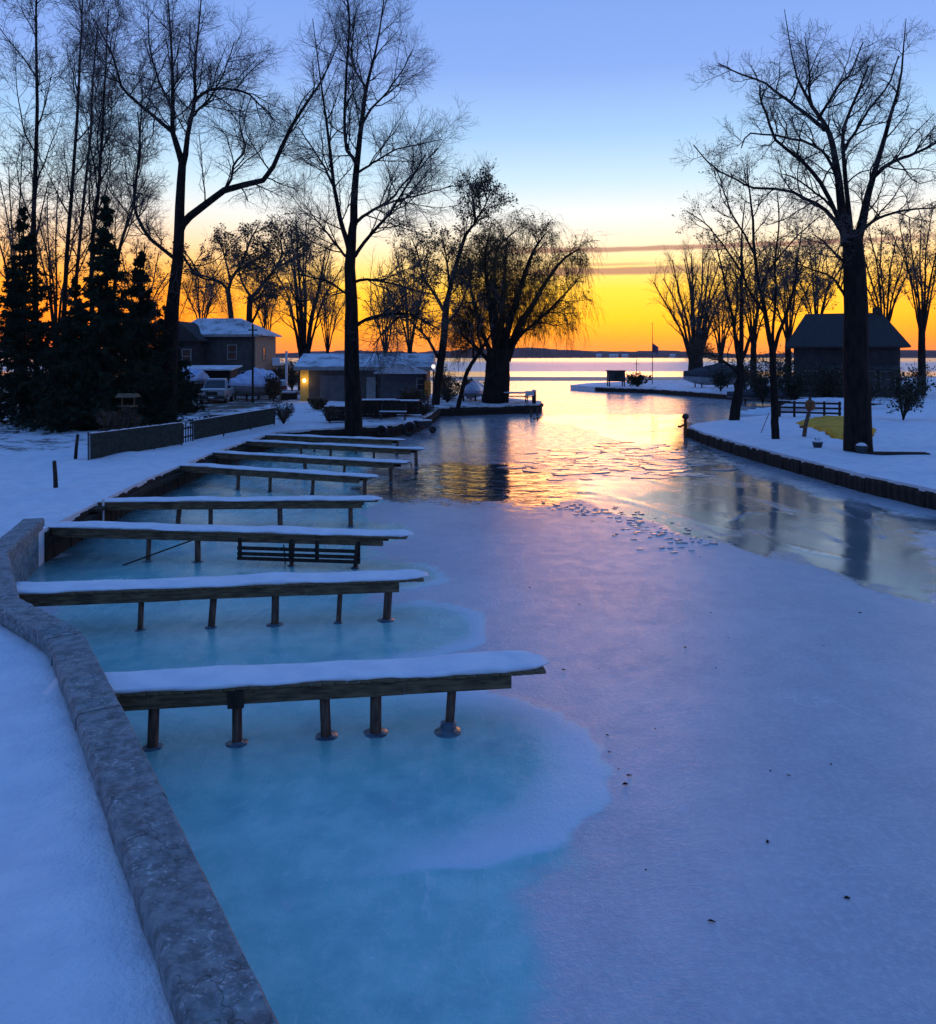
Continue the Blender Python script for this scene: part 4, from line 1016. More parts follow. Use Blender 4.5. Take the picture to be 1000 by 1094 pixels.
finish('bare_tree', 'thin bare trunk leaning right against the foot of the willow', 'tree', b, LL2, [
    dict(k=8, tmin=.2, tmax=.98, ang=42, L=1.8, npts=5, wig=.17, up=.05, rmax=.03, sides=4, first=1, minr=.010),
    dict(k=6, tmin=.12, tmax=1, ang=42, L=.9, npts=3, wig=.18, up=.03, rmax=.014, sides=3, minr=.009)])

# --- background trees: (pixel x of foot, distance, top y, half width px, trunk px, stems, split y, label, leaves)
BG = [(438, 90, 262, 34, 6, 6, 365, 'low twiggy tree between the centre tree and the leaning tree', 900),
      (412, 105, 300, 26, 5, 6, 370, 'small bare tree showing over the middle of the garage roof', 300),
      (805, 95, 262, 34, 7, 7, 360, 'twiggy tree behind the corner tree of the right lawn', 1600),
      (842, 100, 255, 34, 7, 7, 355, 'bare tree at the left gable of the dark right house', 1600),
      (872, 105, 262, 36, 7, 7, 350, 'bare tree rising behind the dark right house roof', 1600),
      (945, 95, 235, 40, 8, 7, 350, 'bare tree behind the massive tree at the right edge', 1200),
      (985, 80, 215, 42, 8, 7, 350, 'rightmost bare tree behind the dark house', 800),
      (770, 120, 300, 24, 6, 6, 372, 'small bare tree right of the broad many-stemmed tree', 600),
      (285, 120, 300, 18, 4, 5, 365, 'small bare tree between the dark house and the fan-shaped tree', 200),
      (150, 88, 255, 34, 6, 6, 360, 'bare tree behind the spruces, left of the big left tree', 900),
      (215, 110, 285, 24, 5, 6, 350, 'bare tree showing above the dark house ridge', 500),
      (350, 125, 285, 24, 4, 6, 368, 'distant bare tree just left of the centre tree trunk', 200),
      (60, 80, 200, 40, 8, 6, 350, 'leftmost background bare tree beyond the spruces', 500),
      (20, 70, 150, 44, 9, 6, 350, 'bare tree at the far left edge of the bank', 300)]
for k, (px, d, ty, hw, tp, ns, sy, lab, nl) in enumerate(BG):
    fan_tree('bare_tree', lab, px, d, ty, hw, tp, ns, 40 + k, sy, lv_far(3.6 * d / 100, .065), leaves=(nl, .12, 'dead_leaf') if nl else None)

# --- slim tall trees behind the spruces
SL = [([(100, 450), (99, 350), (98, 265), (104, 215), (107, 180), (110, 130), (113, 70), (116, 10)], 50, 6, 'slim tall bare tree rising out of the tallest spruce'),
      ([(78, 450), (80, 350), (82, 290), (90, 210), (96, 150), (99, 90), (104, 30)], 54, 5, 'slim tall bare tree just left of the tallest spruce'),
      ([(66, 450), (68, 350), (72, 260), (78, 190), (84, 100), (86, 40), (90, -20)], 52, 6, 'slim tall bare tree at the left end of the row'),
      ([(112, 450), (118, 350), (124, 290), (130, 257), (140, 228), (145, 205), (150, 140), (152, 95)], 56, 5, 'slim tall bare tree bending right, beside the big left tree'),
      ([(40, 450), (38, 330), (36, 220), (40, 120), (38, 30), (42, -60)], 50, 7, 'slim tall bare tree outermost on the left bank')]
for k, (px, d, wd, lab) in enumerate(SL):
    b = basept(px[0][0], d); by = HY + (H - b.z) * F / d; px = [(px[0][0], by + 3)] + px[1:]
    main = trace(px, d, wd, 1.3)
    e = spawn(main[0][None], main[1][None], 12, .25, .95, 34, 6.5, 14, .08, .08, .05, .55, .3, RNG, .45)
    finish('slim_tree', lab, 'tree', b, [main] + [(e[0][j], e[1][j]) for j in range(12)], [
        dict(k=11, tmin=.1, tmax=.98, ang=44, L=2.8, npts=7, wig=.15, up=.06, rmax=.028, sides=4, dest='t', minr=.008, first=1),
        dict(k=7, tmin=.15, tmax=1, ang=42, L=1.5, npts=4, wig=.17, up=.04, rmax=.013, sides=3, minr=.007),
        dict(k=5, tmin=.1, tmax=1, ang=40, L=.6, npts=3, wig=.2, up=.02, rmax=.009, sides=3, minr=.006)], group='slim tall trees at the left')

# --- spruces
def spruce(label, px, d, top_y, half_px, seed, group='spruces at the left', dens=1.0):
    rng = np.random.default_rng(seed); b = basept(px, d); x0 = b.x
    ztop = H - (top_y - HY) / F * d; Ht = ztop - b.z; Rm = half_px / F * d
    t = thing('spruce_tree', label, 'tree', b, group=group)
    MB().tube([(0, 0, -.3), (0.03, 0, Ht * .5), (0, 0, Ht)], [.22, .13, .015], 8).build('trunk', 'bark', t)
    w_ = Wood(); n = int(230 * dens)
    h = np.sort(1 - rng.uniform(.0, .98, n) ** .62 * .97); az = rng.uniform(0, 2 * np.pi, n)
    ln = Rm * (1 - h) ** 1.15 * rng.uniform(.5, 1.25, n) * (1 + .18 * np.sin(h * 31 + az)) + .10
    m = 7; P = np.zeros((n, m, 3)); f = np.linspace(0, 1, m)
    P[:, :, 0] = np.cos(az)[:, None] * ln[:, None] * f; P[:, :, 1] = np.sin(az)[:, None] * ln[:, None] * f
    P[:, :, 2] = (h * Ht)[:, None] + ln[:, None] * (-.35 * f + .28 * f * f) * (1.2 - h)[:, None] * 1.6 + (h > .8)[:, None] * f * .15
    R = np.maximum(.03 * (1 - .8 * f)[None, :] * np.ones((n, 1)) * (1.1 - h)[:, None], .006); w_.add(P, R, 4)
    tw, tr_ = spawn(P, R, 8, .12, 1, 50, ln * .36 + .04, 3, .1, -.05, .012, .6, .5, rng, .35); w_.add(tw, tr_, 3)
    w_.build('branches', 'bark', t, (0, 0, 0))
    C = np.concatenate([interp(tw, rng.uniform(.05, 1, (len(tw), 9))).reshape(-1, 3), interp(P, rng.uniform(.1, 1, (n, 12))).reshape(-1, 3)])
    C = C + rng.normal(size=C.shape) * .035
    o = leaf_cards('needles', C, .165, 'needle', t, (0, 0, 0), .28)
    return t
spruce('tallest dark spruce with a narrow spire at the left', 113, 42, 205, 62, 1, dens=1.3)
spruce('broad dark spruce right of the tallest one, in front of the big left tree', 150, 45, 268, 54, 2, dens=1.2)
spruce('dark spruce at the left margin, shorter than its neighbour', 80, 43, 300, 56, 3, dens=1.2)
spruce('low dark spruce filling the gap beside the big left tree trunk', 176, 55, 325, 44, 4)
spruce('dark spruce standing far left beyond the walkway', 25, 46, 225, 72, 5, dens=1.3)

# --- shrubs
def shrub(label, px, d, top_y, half_px, seed, mtl='twig', leaves=500, lm='dead_leaf', group=None, lsize=.06):
    rng = np.random.default_rng(seed); b = basept(px, d); Ht = (H - (top_y - HY) / F * d) - b.z; Rm = half_px / F * d
    t = thing('shrub', label, 'shrub', b, group=group); n = 20
    az = rng.uniform(0, 2 * np.pi, n); sp = rng.uniform(.1, 1, n) * Rm * .8; m = 8; f = np.linspace(0, 1, m)
    P = np.zeros((n, m, 3)); hh = Ht * rng.uniform(.6, 1, n) * .85
    P[:, :, 0] = np.cos(az)[:, None] * sp[:, None] * f ** 1.3; P[:, :, 1] = np.sin(az)[:, None] * sp[:, None] * f ** 1.3; P[:, :, 2] = hh[:, None] * f - .05
    R = np.ones((n, 1)) * .03 * (1 - .7 * f)[None, :]
    w1 = Wood(); w1.add(P, R, 4); w1.build('stems', 'bark', t, (0, 0, 0))
    a, r = spawn(P, R, 8, .2, 1, 42, Ht * .35, 4, .18, .05, .012, .6, .5, rng, .3, .007); c, q = spawn(a, r, 5, .2, 1, 42, Ht * .18, 3, .2, .05, .009, .7, .6, rng, .3, .006)
    w2 = Wood(); w2.add(a, r, 3); w2.add(c, q, 3); w2.build('twigs', mtl, t, (0, 0, 0))
    if leaves:
        pts = c.reshape(-1, 3); leaf_cards('leaves', pts[rng.integers(0, len(pts), leaves)] + rng.normal(size=(leaves, 3)) * .05, lsize, lm, t, (0, 0, 0))
    return t
shrub('dark round shrub beside the box hut on the far point', 681, 105, 398, 17, 1, leaves=2600, lm='evergreen', lsize=.10)
shrub('dark bush behind the nearer mesh fence, left part', 118, 36, 437, 16, 2, leaves=700)
shrub('dark bush behind the nearer mesh fence below the bird table', 136, 37, 432, 12, 3, leaves=700)
shrub('snow-flecked bush at the far end of the farther mesh fence', 303, 46, 428, 17, 4, leaves=300)
shrub('dark bush on the point between the leaning trees', 478, 66, 412, 16, 5, leaves=1200, lm='evergreen')
shrub('dark evergreen bush at the left side of the right house', 848, 72, 388, 26, 6, leaves=3000, lm='evergreen', lsize=.09)
shrub('dark evergreen bush in front of the right house', 885, 66, 385, 28, 7, leaves=3000, lm='evergreen', lsize=.09)
shrub('dark bush behind the slim lawn tree', 815, 76, 390, 20, 8, leaves=2200, lm='evergreen', lsize=.09)
shrub('dark bush right of the massive tree', 965, 50, 385, 32, 9, leaves=2200, lm='evergreen', lsize=.08)
shrub('twiggy bush on the bank left of the junk under the centre tree', 352, 47, 432, 14, 10, leaves=500)
shrub('twiggy bush at the water edge right of the centre tree', 452, 53, 428, 16, 11, leaves=700)

for k, (px, d, ty, hw, lab) in enumerate([(770, 92, 392, 20, 'dark bush beside the tarp-covered boat on the far point'), (796, 88, 380, 26, 'dark bush mass behind the corner tree of the right lawn'), (832, 84, 372, 26, 'tall dark bush just left of the dark right house'),
        (925, 62, 392, 26, 'dark bush between the massive tree and the dark right house'), (196, 60, 424, 12, 'low dark bush left of the pickup truck'), (300, 90, 381, 14, 'dark scrub in the gap between the dark house and the garage'), (312, 86, 384, 12, 'dark scrub just left of the garage roof'), (474, 86, 388, 14, 'dark scrub on the lake shore left of the willow'), (292, 68, 400, 8, 'brown bush at the right end of the shrink-wrapped boat'),
        (340, 58, 425, 14, 'low twiggy bush in front of the garage door'), (392, 54, 425, 22, 'dark scrub right behind the centre tree trunk'), (440, 58, 415, 18, 'dark scrub at the right end of the garage'), (500, 74, 402, 20, 'dark scrub behind the pale covered boat at the willow')]):
    shrub(lab, px, d, ty, hw, 60 + k, leaves=1800, lm='evergreen' if k < 4 else 'dead_leaf', lsize=.09)
# ------------------------------------------------------------------ buildings
def gable_roof(mb, x0, x1, y0, y1, ze, zr, along='x', hip=(0, 0), th=0.14):
    """closed roof: ridge along x or y, optional hips at its two ends"""
    if along == 'x':
        ym = (y0 + y1) / 2; r0, r1 = (x0 + hip[0], ym), (x1 - hip[1], ym)
    else:
        xm = (x0 + x1) / 2; r0, r1 = (xm, y0 + hip[0]), (xm, y1 - hip[1])
    v = [(x0, y0, ze), (x1, y0, ze), (x1, y1, ze), (x0, y1, ze), (x0, y0, ze + th), (x1, y0, ze + th), (x1, y1, ze + th), (x0, y1, ze + th), (*r0, zr), (*r1, zr)]
    if along == 'x': f = [(4, 5, 9, 8), (6, 7, 8, 9), (7, 4, 8), (5, 6, 9)]
    else: f = [(4, 5, 8), (6, 7, 9), (7, 4, 8, 9), (5, 6, 9, 8)]
    return mb.add(v, f + [(3, 2, 1, 0), (0, 1, 5, 4), (1, 2, 6, 5), (2, 3, 7, 6), (3, 0, 4, 7)])
def window(parent, x, y, z0, wd, ht, face='-y', panes=(1, 2), frame='trim'):
    w_ = MB(); t = .08
    def bx(a0, a1, b0, b1, q0, q1, mb):
        if face == '-y': mb.box(a0, a1, y + q0, y + q1, b0, b1)
        else: mb.box(x - q1, x - q0, a0, a1, b0, b1)
    c = x if face == '-y' else y
    o = MB(); bx(c - wd / 2, c + wd / 2, z0, z0 + ht, -.02, .03, o); ob = o.build('window', 'glass', parent)
    for a0, a1, b0, b1 in ((c - wd / 2 - t, c - wd / 2, z0 - t, z0 + ht + t), (c + wd / 2, c + wd / 2 + t, z0 - t, z0 + ht + t), (c - wd / 2, c + wd / 2, z0 + ht, z0 + ht + t), (c - wd / 2, c + wd / 2, z0 - t, z0)):
        m_ = MB(); bx(a0, a1, b0, b1, -.06, .02, m_); m_.build('frame', frame, ob)
    for k in range(1, panes[1]):
        m_ = MB(); zz = z0 + ht * k / panes[1]; bx(c - wd / 2, c + wd / 2, zz - .025, zz + .025, -.05, .0, m_); m_.build('muntin', frame, ob)
    return ob
def clapboards(parent, x0, x1, y, z0, z1, mtl, step=.45):
    zz = z0
    while zz < z1 - .05:
        h = min(step, z1 - zz); MB().add([(x0, y - .03, zz), (x1, y - .03, zz), (x1, y - .005, zz + h), (x0, y - .005, zz + h), (x0, y + .02, zz), (x1, y + .02, zz), (x1, y + .02, zz + h), (x0, y + .02, zz + h)],
            [(0, 1, 2, 3), (7, 6, 5, 4), (0, 4, 5, 1), (3, 2, 6, 7), (1, 5, 6, 2), (0, 3, 7, 4)]).build('siding_board', mtl, parent); zz += step

# dark two-storey house behind the spruces
hx, hy = (231 - CX) / F * 85, 85.0; z0 = gz(hx, hy)
hs = thing('dark_house', 'two-storey dark house with snowy hip roof behind the pickup', 'house', (hx, hy, z0), math.radians(-3))
MB().box(-4.2, 3.9, 0, 7.5, -.4, 5.75).build('wall', 'siding', hs)
clapboards(hs, -4.2, 3.9, -.02, 0, 5.7, 'siding', .48)
MB().box(3.92, 3.98, .05, 7.45, -.3, 5.7).build('end_wall', 'sunlit_siding', hs)
gable_roof(MB(), -4.7, 4.5, -.5, 8.0, 5.76, 7.65, 'x', (1.4, 3.2)).build('roof', 'roof_snow', hs)
MB().box(-4.75, 4.55, -.58, -.5, 5.6, 5.84).build('gutter', 'trim', hs)
MB().box(-4.6, -1.0, -2.6, -.06, -.3, 5.1).build('wing_wall', 'siding_dark', hs)
rf = gable_roof(MB(), -5.0, -.6, -3.0, 1.6, 5.11, 7.1, 'y', (0, 0)).build('wing_roof', 'roof_dark', hs)
window(hs, 1.65, -.06, 3.4, .85, 1.35); window(hs, -3.6, -2.62, 3.0, .8, 1.3); window(hs, -2.0, -2.62, 3.0, .8, 1.3); window(hs, 3.0, -.06, .9, .9, 1.2); window(hs, 4.0, 3.0, 3.2, .9, 1.3, '+x'); window(hs, 0.2, -.06, .9, .9, 1.2)

# open-fronted shed, low snowy roof left of the pickup
sx_, sy_ = (215 - CX) / F * 76, 76.0; z0 = gz(sx_, sy_)
sh = thing('shed', 'low dark open shed with snow on its roof behind the pickup', 'shed', (sx_, sy_, z0))
MB().box(-2.6, 2.6, 2.6, 2.75, -.2, 2.3).build('back_wall', 'siding_dark', sh); MB().box(-2.6, -2.45, .1, 2.59, -.2, 2.3).build('side_wall', 'siding_dark', sh); MB().box(2.45, 2.6, .1, 2.59, -.2, 2.3).build('side_wall', 'siding_dark', sh)
for x in (-2.5, 0, 2.5): MB().box(x - .07, x + .07, -.05, .09, -.2, 2.3).build('post', 'dark_wood', sh)
MB().add([(-2.9, -.4, 2.31), (2.9, -.4, 2.31), (2.9, 3.0, 2.62), (-2.9, 3.0, 2.62), (-2.9, -.4, 2.43), (2.9, -.4, 2.43), (2.9, 3.0, 2.74), (-2.9, 3.0, 2.74)], [(3, 2, 1, 0), (4, 5, 6, 7), (0, 1, 5, 4), (1, 2, 6, 5), (2, 3, 7, 6), (3, 0, 4, 7)]).build('roof', 'roof_snow', sh)

def covered_boat(name, label, loc, rz, L, W, Hh, tarp, hull='boat_hull', peak=.35, group=None):
    """boat on stands under a fitted tent-like cover"""
    t = thing(name, label, 'boat', loc, rz, group); rings = []; cov = []; n = 16
    for i in range(n + 1):
        f = i / n; x = -L / 2 + L * f; wd = W / 2 * (1 - max(0, (f - .55) / .45) ** 2.2 * .97) * (1 - .10 * (1 - f)); k = 0.45 * Hh + .12 * Hh * max(0, f - .5)
        zb = .38 + .25 * Hh * max(0, (f - .6) / .4) ** 2
        rings.append([(x, -wd, k), (x, -wd * .92, k * .72), (x, -wd * .45, zb), (x, 0, zb - .1), (x, wd * .45, zb), (x, wd * .92, k * .72), (x, wd, k)])
        pk = Hh * (1 - .30 * abs(f - .42) * 2 * (1 if f > .42 else .5)) + .06 * math.sin(i * 2.1)
        w2 = wd + .05; sg = .05 * math.sin(i * 1.7)
        cov.append([(x, -w2, k - .12), (x, -w2 * .98, k + .1), (x, -w2 * .62, k + (pk - k) * .55 - sg), (x, 0, pk), (x, w2 * .62, k + (pk - k) * .55 + sg), (x, w2 * .98, k + .1), (x, w2, k - .12), (x, 0, k - .1)])
    MB().loft(rings, closed=False, caps=True).build('hull', hull, t, True)
    MB().loft(cov).build('cover', tarp, t)
    for x in (-L * .3, L * .25):
        for s in (-1, 1): MB().box(x - .06, x + .06, s * W * .3 - .06, s * W * .3 + .06, -.1, .55).build('stand', 'dark_wood', t)
    return t
def place(px, d, lift=0.0): x = (px - CX) / F * d; return Vector((x, d, gz(x, d) + lift))
covered_boat('covered_boat', 'large shrink-wrapped pale blue boat behind the thin pole', place(269, 71), math.radians(235), 4.6, 2.4, 2.7, 'shrink_wrap')
covered_boat('covered_boat', 'small boat under a blue tarp beside the dark house', place(201, 70, 1.0), math.radians(160), 3.0, 1.8, 1.6, 'blue_tarp')
covered_boat('covered_boat', 'dark tarp-covered boat on the far point beside the broad bare tree', place(762, 100), math.radians(190), 7.5, 3.0, 2.9, 'dark_tarp')
covered_boat('covered_boat', 'long low covered boat at the inlet bank behind the corner tree', place(812, 78), math.radians(175), 6.0, 2.2, 1.7, 'dark_tarp')
covered_boat('covered_boat', 'pale blue covered boat at the foot of the willow', place(505, 70), math.radians(255), 4.2, 1.7, 1.75, 'shrink_wrap')
covered_boat('covered_boat', 'small snow-covered boat moored in the inlet behind the right lawn', Vector(((806 - CX) / F * 62, 62.0, -.35)), math.radians(185), 3.6, 1.5, 1.0, 'snow')

# pickup truck facing the canal
tr = thing('pickup_truck', 'pale pickup truck facing the canal with snow on hood and roof', 'truck', place(226, 63.5), math.radians(8))
body = []
prof = [(-.98, .42), (-1.0, .75), (-.97, 1.02), (-.9, 1.1), (.9, 1.1), (.97, 1.02), (1.0, .75), (.98, .42)]
for y, sc, dz in ((0.0, .94, -.06), (.12, .99, -.01), (1.5, 1, .02), (5.2, 1, .02), (5.3, .98, 0)): body.append([(x * sc, y, zz + dz) for x, zz in prof])
MB().loft(body).build('body', 'truck_paint', tr, bevel=0)
cab = [[(-.9, 1.35, 1.1), (-.88, 1.4, 1.15), (.88, 1.4, 1.15), (.9, 1.35, 1.1)], [(-.72, 2.0, 1.78), (-.68, 2.1, 1.84), (.68, 2.1, 1.84), (.72, 2.0, 1.78)], [(-.72, 3.1, 1.78), (-.68, 3.05, 1.86), (.68, 3.05, 1.86), (.72, 3.1, 1.78)], [(-.88, 3.35, 1.1), (-.86, 3.3, 1.15), (.86, 3.3, 1.15), (.88, 3.35, 1.1)]]
cb = MB().add([(-.9, 1.35, 1.1), (.9, 1.35, 1.1), (.9, 3.35, 1.1), (-.9, 3.35, 1.1), (-.72, 2.05, 1.82), (.72, 2.05, 1.82), (.72, 3.1, 1.82), (-.72, 3.1, 1.82)], [(3, 2, 1, 0), (4, 5, 6, 7), (0, 1, 5, 4), (1, 2, 6, 5), (2, 3, 7, 6), (3, 0, 4, 7)]).build('cab', 'truck_paint', tr, bevel=.05)
MB().add([(-.8, 1.385, 1.15), (.8, 1.385, 1.15), (.68, 1.985, 1.76), (-.68, 1.985, 1.76), (-.8, 1.41, 1.15), (.8, 1.41, 1.15), (.68, 2.02, 1.76), (-.68, 2.02, 1.76)], [(0, 1, 2, 3), (7, 6, 5, 4), (0, 4, 5, 1), (1, 5, 6, 2), (2, 6, 7, 3), (3, 7, 4, 0)]).build('windscreen', 'glass', cb)
for s in (-1, 1):
    MB().add([(s * .885, 1.75, 1.18), (s * .885, 3.1, 1.18), (s * .775, 3.0, 1.7), (s * .775, 2.15, 1.7), (s * .86, 1.75, 1.18), (s * .86, 3.1, 1.18), (s * .75, 3.0, 1.7), (s * .75, 2.15, 1.7)], [(0, 1, 2, 3), (7, 6, 5, 4), (0, 4, 5, 1), (1, 5, 6, 2), (2, 6, 7, 3), (3, 7, 4, 0)]).build('side_window', 'glass', cb)
    MB().box(s * .62 - .17, s * .62 + .17, -.05, .04, .74, .93).build('headlight', 'headlight', tr)
    m_ = MB().box(min(s * .95, s * 1.18), max(s * .95, s * 1.18), 1.55, 1.65, 1.15, 1.36).build('mirror', 'black_plastic', tr, bevel=.02)
    for y in (.95, 4.3):
        wl = MB().tube([(s * .78, y, .36), (s * 1.0, y, .36)], .37, 18).build('wheel', 'rubber', tr); MB().tube([(s * .9, y, .36), (s * 1.015, y, .36)], .2, 12).build('rim', 'metal', wl)
MB().box(-.42, .42, -.045, .03, .68, .95).build('grille', 'black_plastic', tr); MB().box(-1.0, 1.0, -.16, -.02, .42, .62).build('bumper', 'metal', tr, bevel=.03); MB().box(-.2, .2, -.18, -.165, .47, .58).build('number_plate', 'white_paint', tr)
hood = [[(-.85, y, 1.105 + dz), (-.8, y, 1.15 + dz), (.8, y, 1.15 + dz), (.85, y, 1.105 + dz)] for y, dz in ((.1, 0), (.6, .02), (1.3, .01))]
MB().loft(hood).build('snow_cover', 'snow', tr, True); MB().loft([[(-.7, y, 1.825), (-.64, y, 1.89), (.64, y, 1.89), (.7, y, 1.825)] for y in (2.05, 2.6, 3.1)]).build('snow_cover', 'snow', tr, True)

# garage with the lit end
gx, gy = (387 - CX) / F * 68, 68.0; z0 = gz(gx, gy)
ga = thing('garage', 'long grey garage with snowy roof and a lamp-lit left corner', 'garage', (gx, gy, z0))
MB().box(-5.0, 5.2, 0, 6.5, -.3, 2.75).build('wall', 'siding', ga)
clapboards(ga, -4.3, 5.2, -.02, -.1, 2.7, 'siding', .4)
MB().box(-5.0, -4.32, -.05, -.012, -.2, 2.74).build('lit_wall', 'lamplit_wall', ga)
gable_roof(MB(), -5.4, 5.7, -.55, 7.0, 2.76, 3.95, 'x').build('roof', 'roof_snow', ga)
MB().box(-5.42, 5.72, -.64, -.55, 2.6, 2.86).build('gutter', 'trim', ga)
pr = gable_roof(MB(), 1.2, 5.3, -2.4, -.56, 2.35, 3.2, 'y').build('porch_roof', 'roof_snow', ga)
for x in (1.4, 5.1): MB().box(x - .08, x + .08, -2.25, -2.1, -.3, 2.34).build('porch_post', 'dark_wood', ga)
for k in range(2):
    x0 = -3.4 + k * 4.9; wd = 2.6 if k == 0 else 3.0
    gd = MB().box(x0, x0 + wd, -.09, -.052, 0, 2.2).build('garage_door', 'garage_door', ga)
    for r in range(4):
        for c in range(4): MB().box(x0 + .08 + c * wd / 4, x0 + (c + 1) * wd / 4 - .08, -.115, -.092, .06 + r * .55, .52 + r * .55).build('panel', 'garage_door', gd)
dr = MB().box(.35, 1.25, -.10, -.052, 0, 2.05).build('door', 'trim', ga); MB().box(1.12, 1.17, -.16, -.102, .95, 1.05).build('handle', 'metal', dr)
window(ga, 5.0 - .3, -.06, 1.0, .5, .9)
MB().box(-5.3, -4.6, -.62, -.3, 0, .0).v if False else None
lp = thing('wall_lamp', 'glowing yellow lamp on the left corner wall of the garage', 'lamp', (gx - 4.62, gy - .05, z0 + 1.75))
MB().box(-.06, .06, -.10, .0, -.02, .1).build('bracket', 'metal', lp); MB().lathe([(.02, -.12), (.10, -.09), (.125, 0.02), (.10, .12), (.02, .15)], 12, (0, -.22, 0)).build('bulb', 'bulb', lp, True)
pl = bpy.data.lights.new('garage_lamp_light', 'POINT'); pl.energy = 9; pl.color = (1.0, .62, .18); pl.shadow_soft_size = .15
po = bpy.data.objects.new('garage_lamp_light', pl); col.objects.link(po); po.parent = lp; po.location = (0, -.5, 0)

# dark house at the right
rx, ry = (905 - CX) / F * 78, 78.0; z0 = gz(rx, ry)
rh = thing('dark_house', 'black silhouetted house with steep roof behind the right lawn', 'house', (rx, ry, z0), math.radians(-21))
MB().box(-4.6, 4.4, 0, 9, -.4, 4.6).build('wall', 'siding_dark', rh)
clapboards(rh, -4.6, 4.4, -.02, 0, 4.3, 'siding_dark', .45)
r2 = gable_roof(MB(), -5.4, 5.2, -.7, 9.7, 4.61, 8.0, 'x', (1.9, 1.9)).build('roof', 'roof_dark', rh)
MB().box(2.5, 3.2, 4.0, 4.7, 7.0, 8.5).build('chimney', 'stone', r2)
for x in (-3.2, -1.2, 1.8, 3.4): window(rh, x, -.05, 1.0, 1.1, 1.4, frame='trim')
MB().box(-.2, .75, -.10, -.04, 0, 2.1).build('door', 'siding_dark', rh)
pch = MB().add([(-2.2, -2.0, 2.55), (4.2, -2.0, 2.55), (4.2, -.05, 3.0), (-2.2, -.05, 3.0), (-2.2, -2.0, 2.67), (4.2, -2.0, 2.67), (4.2, -.05, 3.12), (-2.2, -.05, 3.12)], [(3, 2, 1, 0), (4, 5, 6, 7), (0, 1, 5, 4), (1, 2, 6, 5), (2, 3, 7, 6), (3, 0, 4, 7)]).build('porch_roof', 'roof_dark', rh)
for x in (-2.0, 1.2, 4.0): MB().box(x - .07, x + .07, -1.95, -1.8, -.3, 2.55).build('porch_post', 'dark_wood', rh)

# ------------------------------------------------------------------ smaller things
p = place(270, 66); o = thing('utility_pole', 'thin dark pole standing before the dark house corner', 'pole', p)
MB().tube([(0, 0, -.4), (0, 0, 6.2)], [.10, .07], 8).build('shaft', 'dark_wood', o); MB().box(-.35, .35, -.04, .04, 5.7, 5.8).build('crossarm', 'dark_wood', o)
for s in (-.28, .28): MB().lathe([(.02, 0), (.035, .04), (.03, .1), (.01, .13)], 8, (s, 0, 5.8)).build('insulator', 'white_paint', o)

p = place(295, 72); o = thing('notice_board', 'small white board on a post right of the shrink-wrapped boat', 'sign', p)
MB().box(-.32, .32, -.03, .03, 2.9, 3.6).build('board', 'white_paint', o); MB().box(-.04, .04, -.03, .03, -.2, 2.9).build('post', 'dark_wood', o)
p = place(306, 76); o = thing('white_marker_post', 'tall white post beside the red object left of the garage', 'post', p)
MB().box(-.10, .10, -.06, .06, -.2, 3.9).build('shaft', 'white_paint', o); MB().box(-.14, .14, -.1, .1, 3.9, 3.97).build('cap', 'white_paint', o)
p = place(302, 73); o = thing('fuel_tank', 'red and white tank standing left of the garage', 'tank', p)
MB().lathe([(.10, .4), (.3, .5), (.34, .7), (.34, 1.35), (.3, 1.5), (.1, 1.58)], 16).build('tank_body', 'white_paint', o, True); MB().lathe([(.345, .75), (.347, .78), (.347, 1.0), (.345, 1.03)], 16).build('red_band', 'red_paint', o)
for a in (.5, 2.1, 3.7, 5.3): MB().box(.22 * math.cos(a) - .03, .22 * math.cos(a) + .03, .22 * math.sin(a) - .03, .22 * math.sin(a) + .03, -.1, .55).build('leg', 'metal', o)
p = place(309, 70); o = thing('snow_covered_crate', 'snow-covered crate beside the garage lit corner', 'crate', p)
MB().box(-.6, .6, -.4, .4, 0, .55).build('crate_body', 'dark_wood', o); MB().box(-.63, .63, -.43, .43, .555, .7).build('snow_cover', 'snow', o, bevel=.06)
p = place(457, 60); o = thing('orange_sign', 'upright orange sign on a dark post at the right end of the garage', 'sign', p)
MB().box(-.22, .22, -.03, .03, .95, 1.95).build('board', 'orange_sign', o); MB().box(-.05, .05, .032, .08, -.2, 1.9).build('post', 'dark_wood', o)
p = place(463, 61); o = thing('glow_globe_post', 'glowing white globe on a post, added for the bright lake gap above the orange sign', 'lamp', p)  # added globe and post in place of a bright glimpse of the lake
MB().tube([(0, 0, -.2), (0, 0, 2.75)], .045, 8).build('shaft', 'dark_wood', o); MB().lathe([(.04, -.15), (.12, -.1), (.15, 0), (.12, .1), (.04, .15)], 14, (0, 0, 3.0)).build('globe', 'lake_gap_glow', o, True)

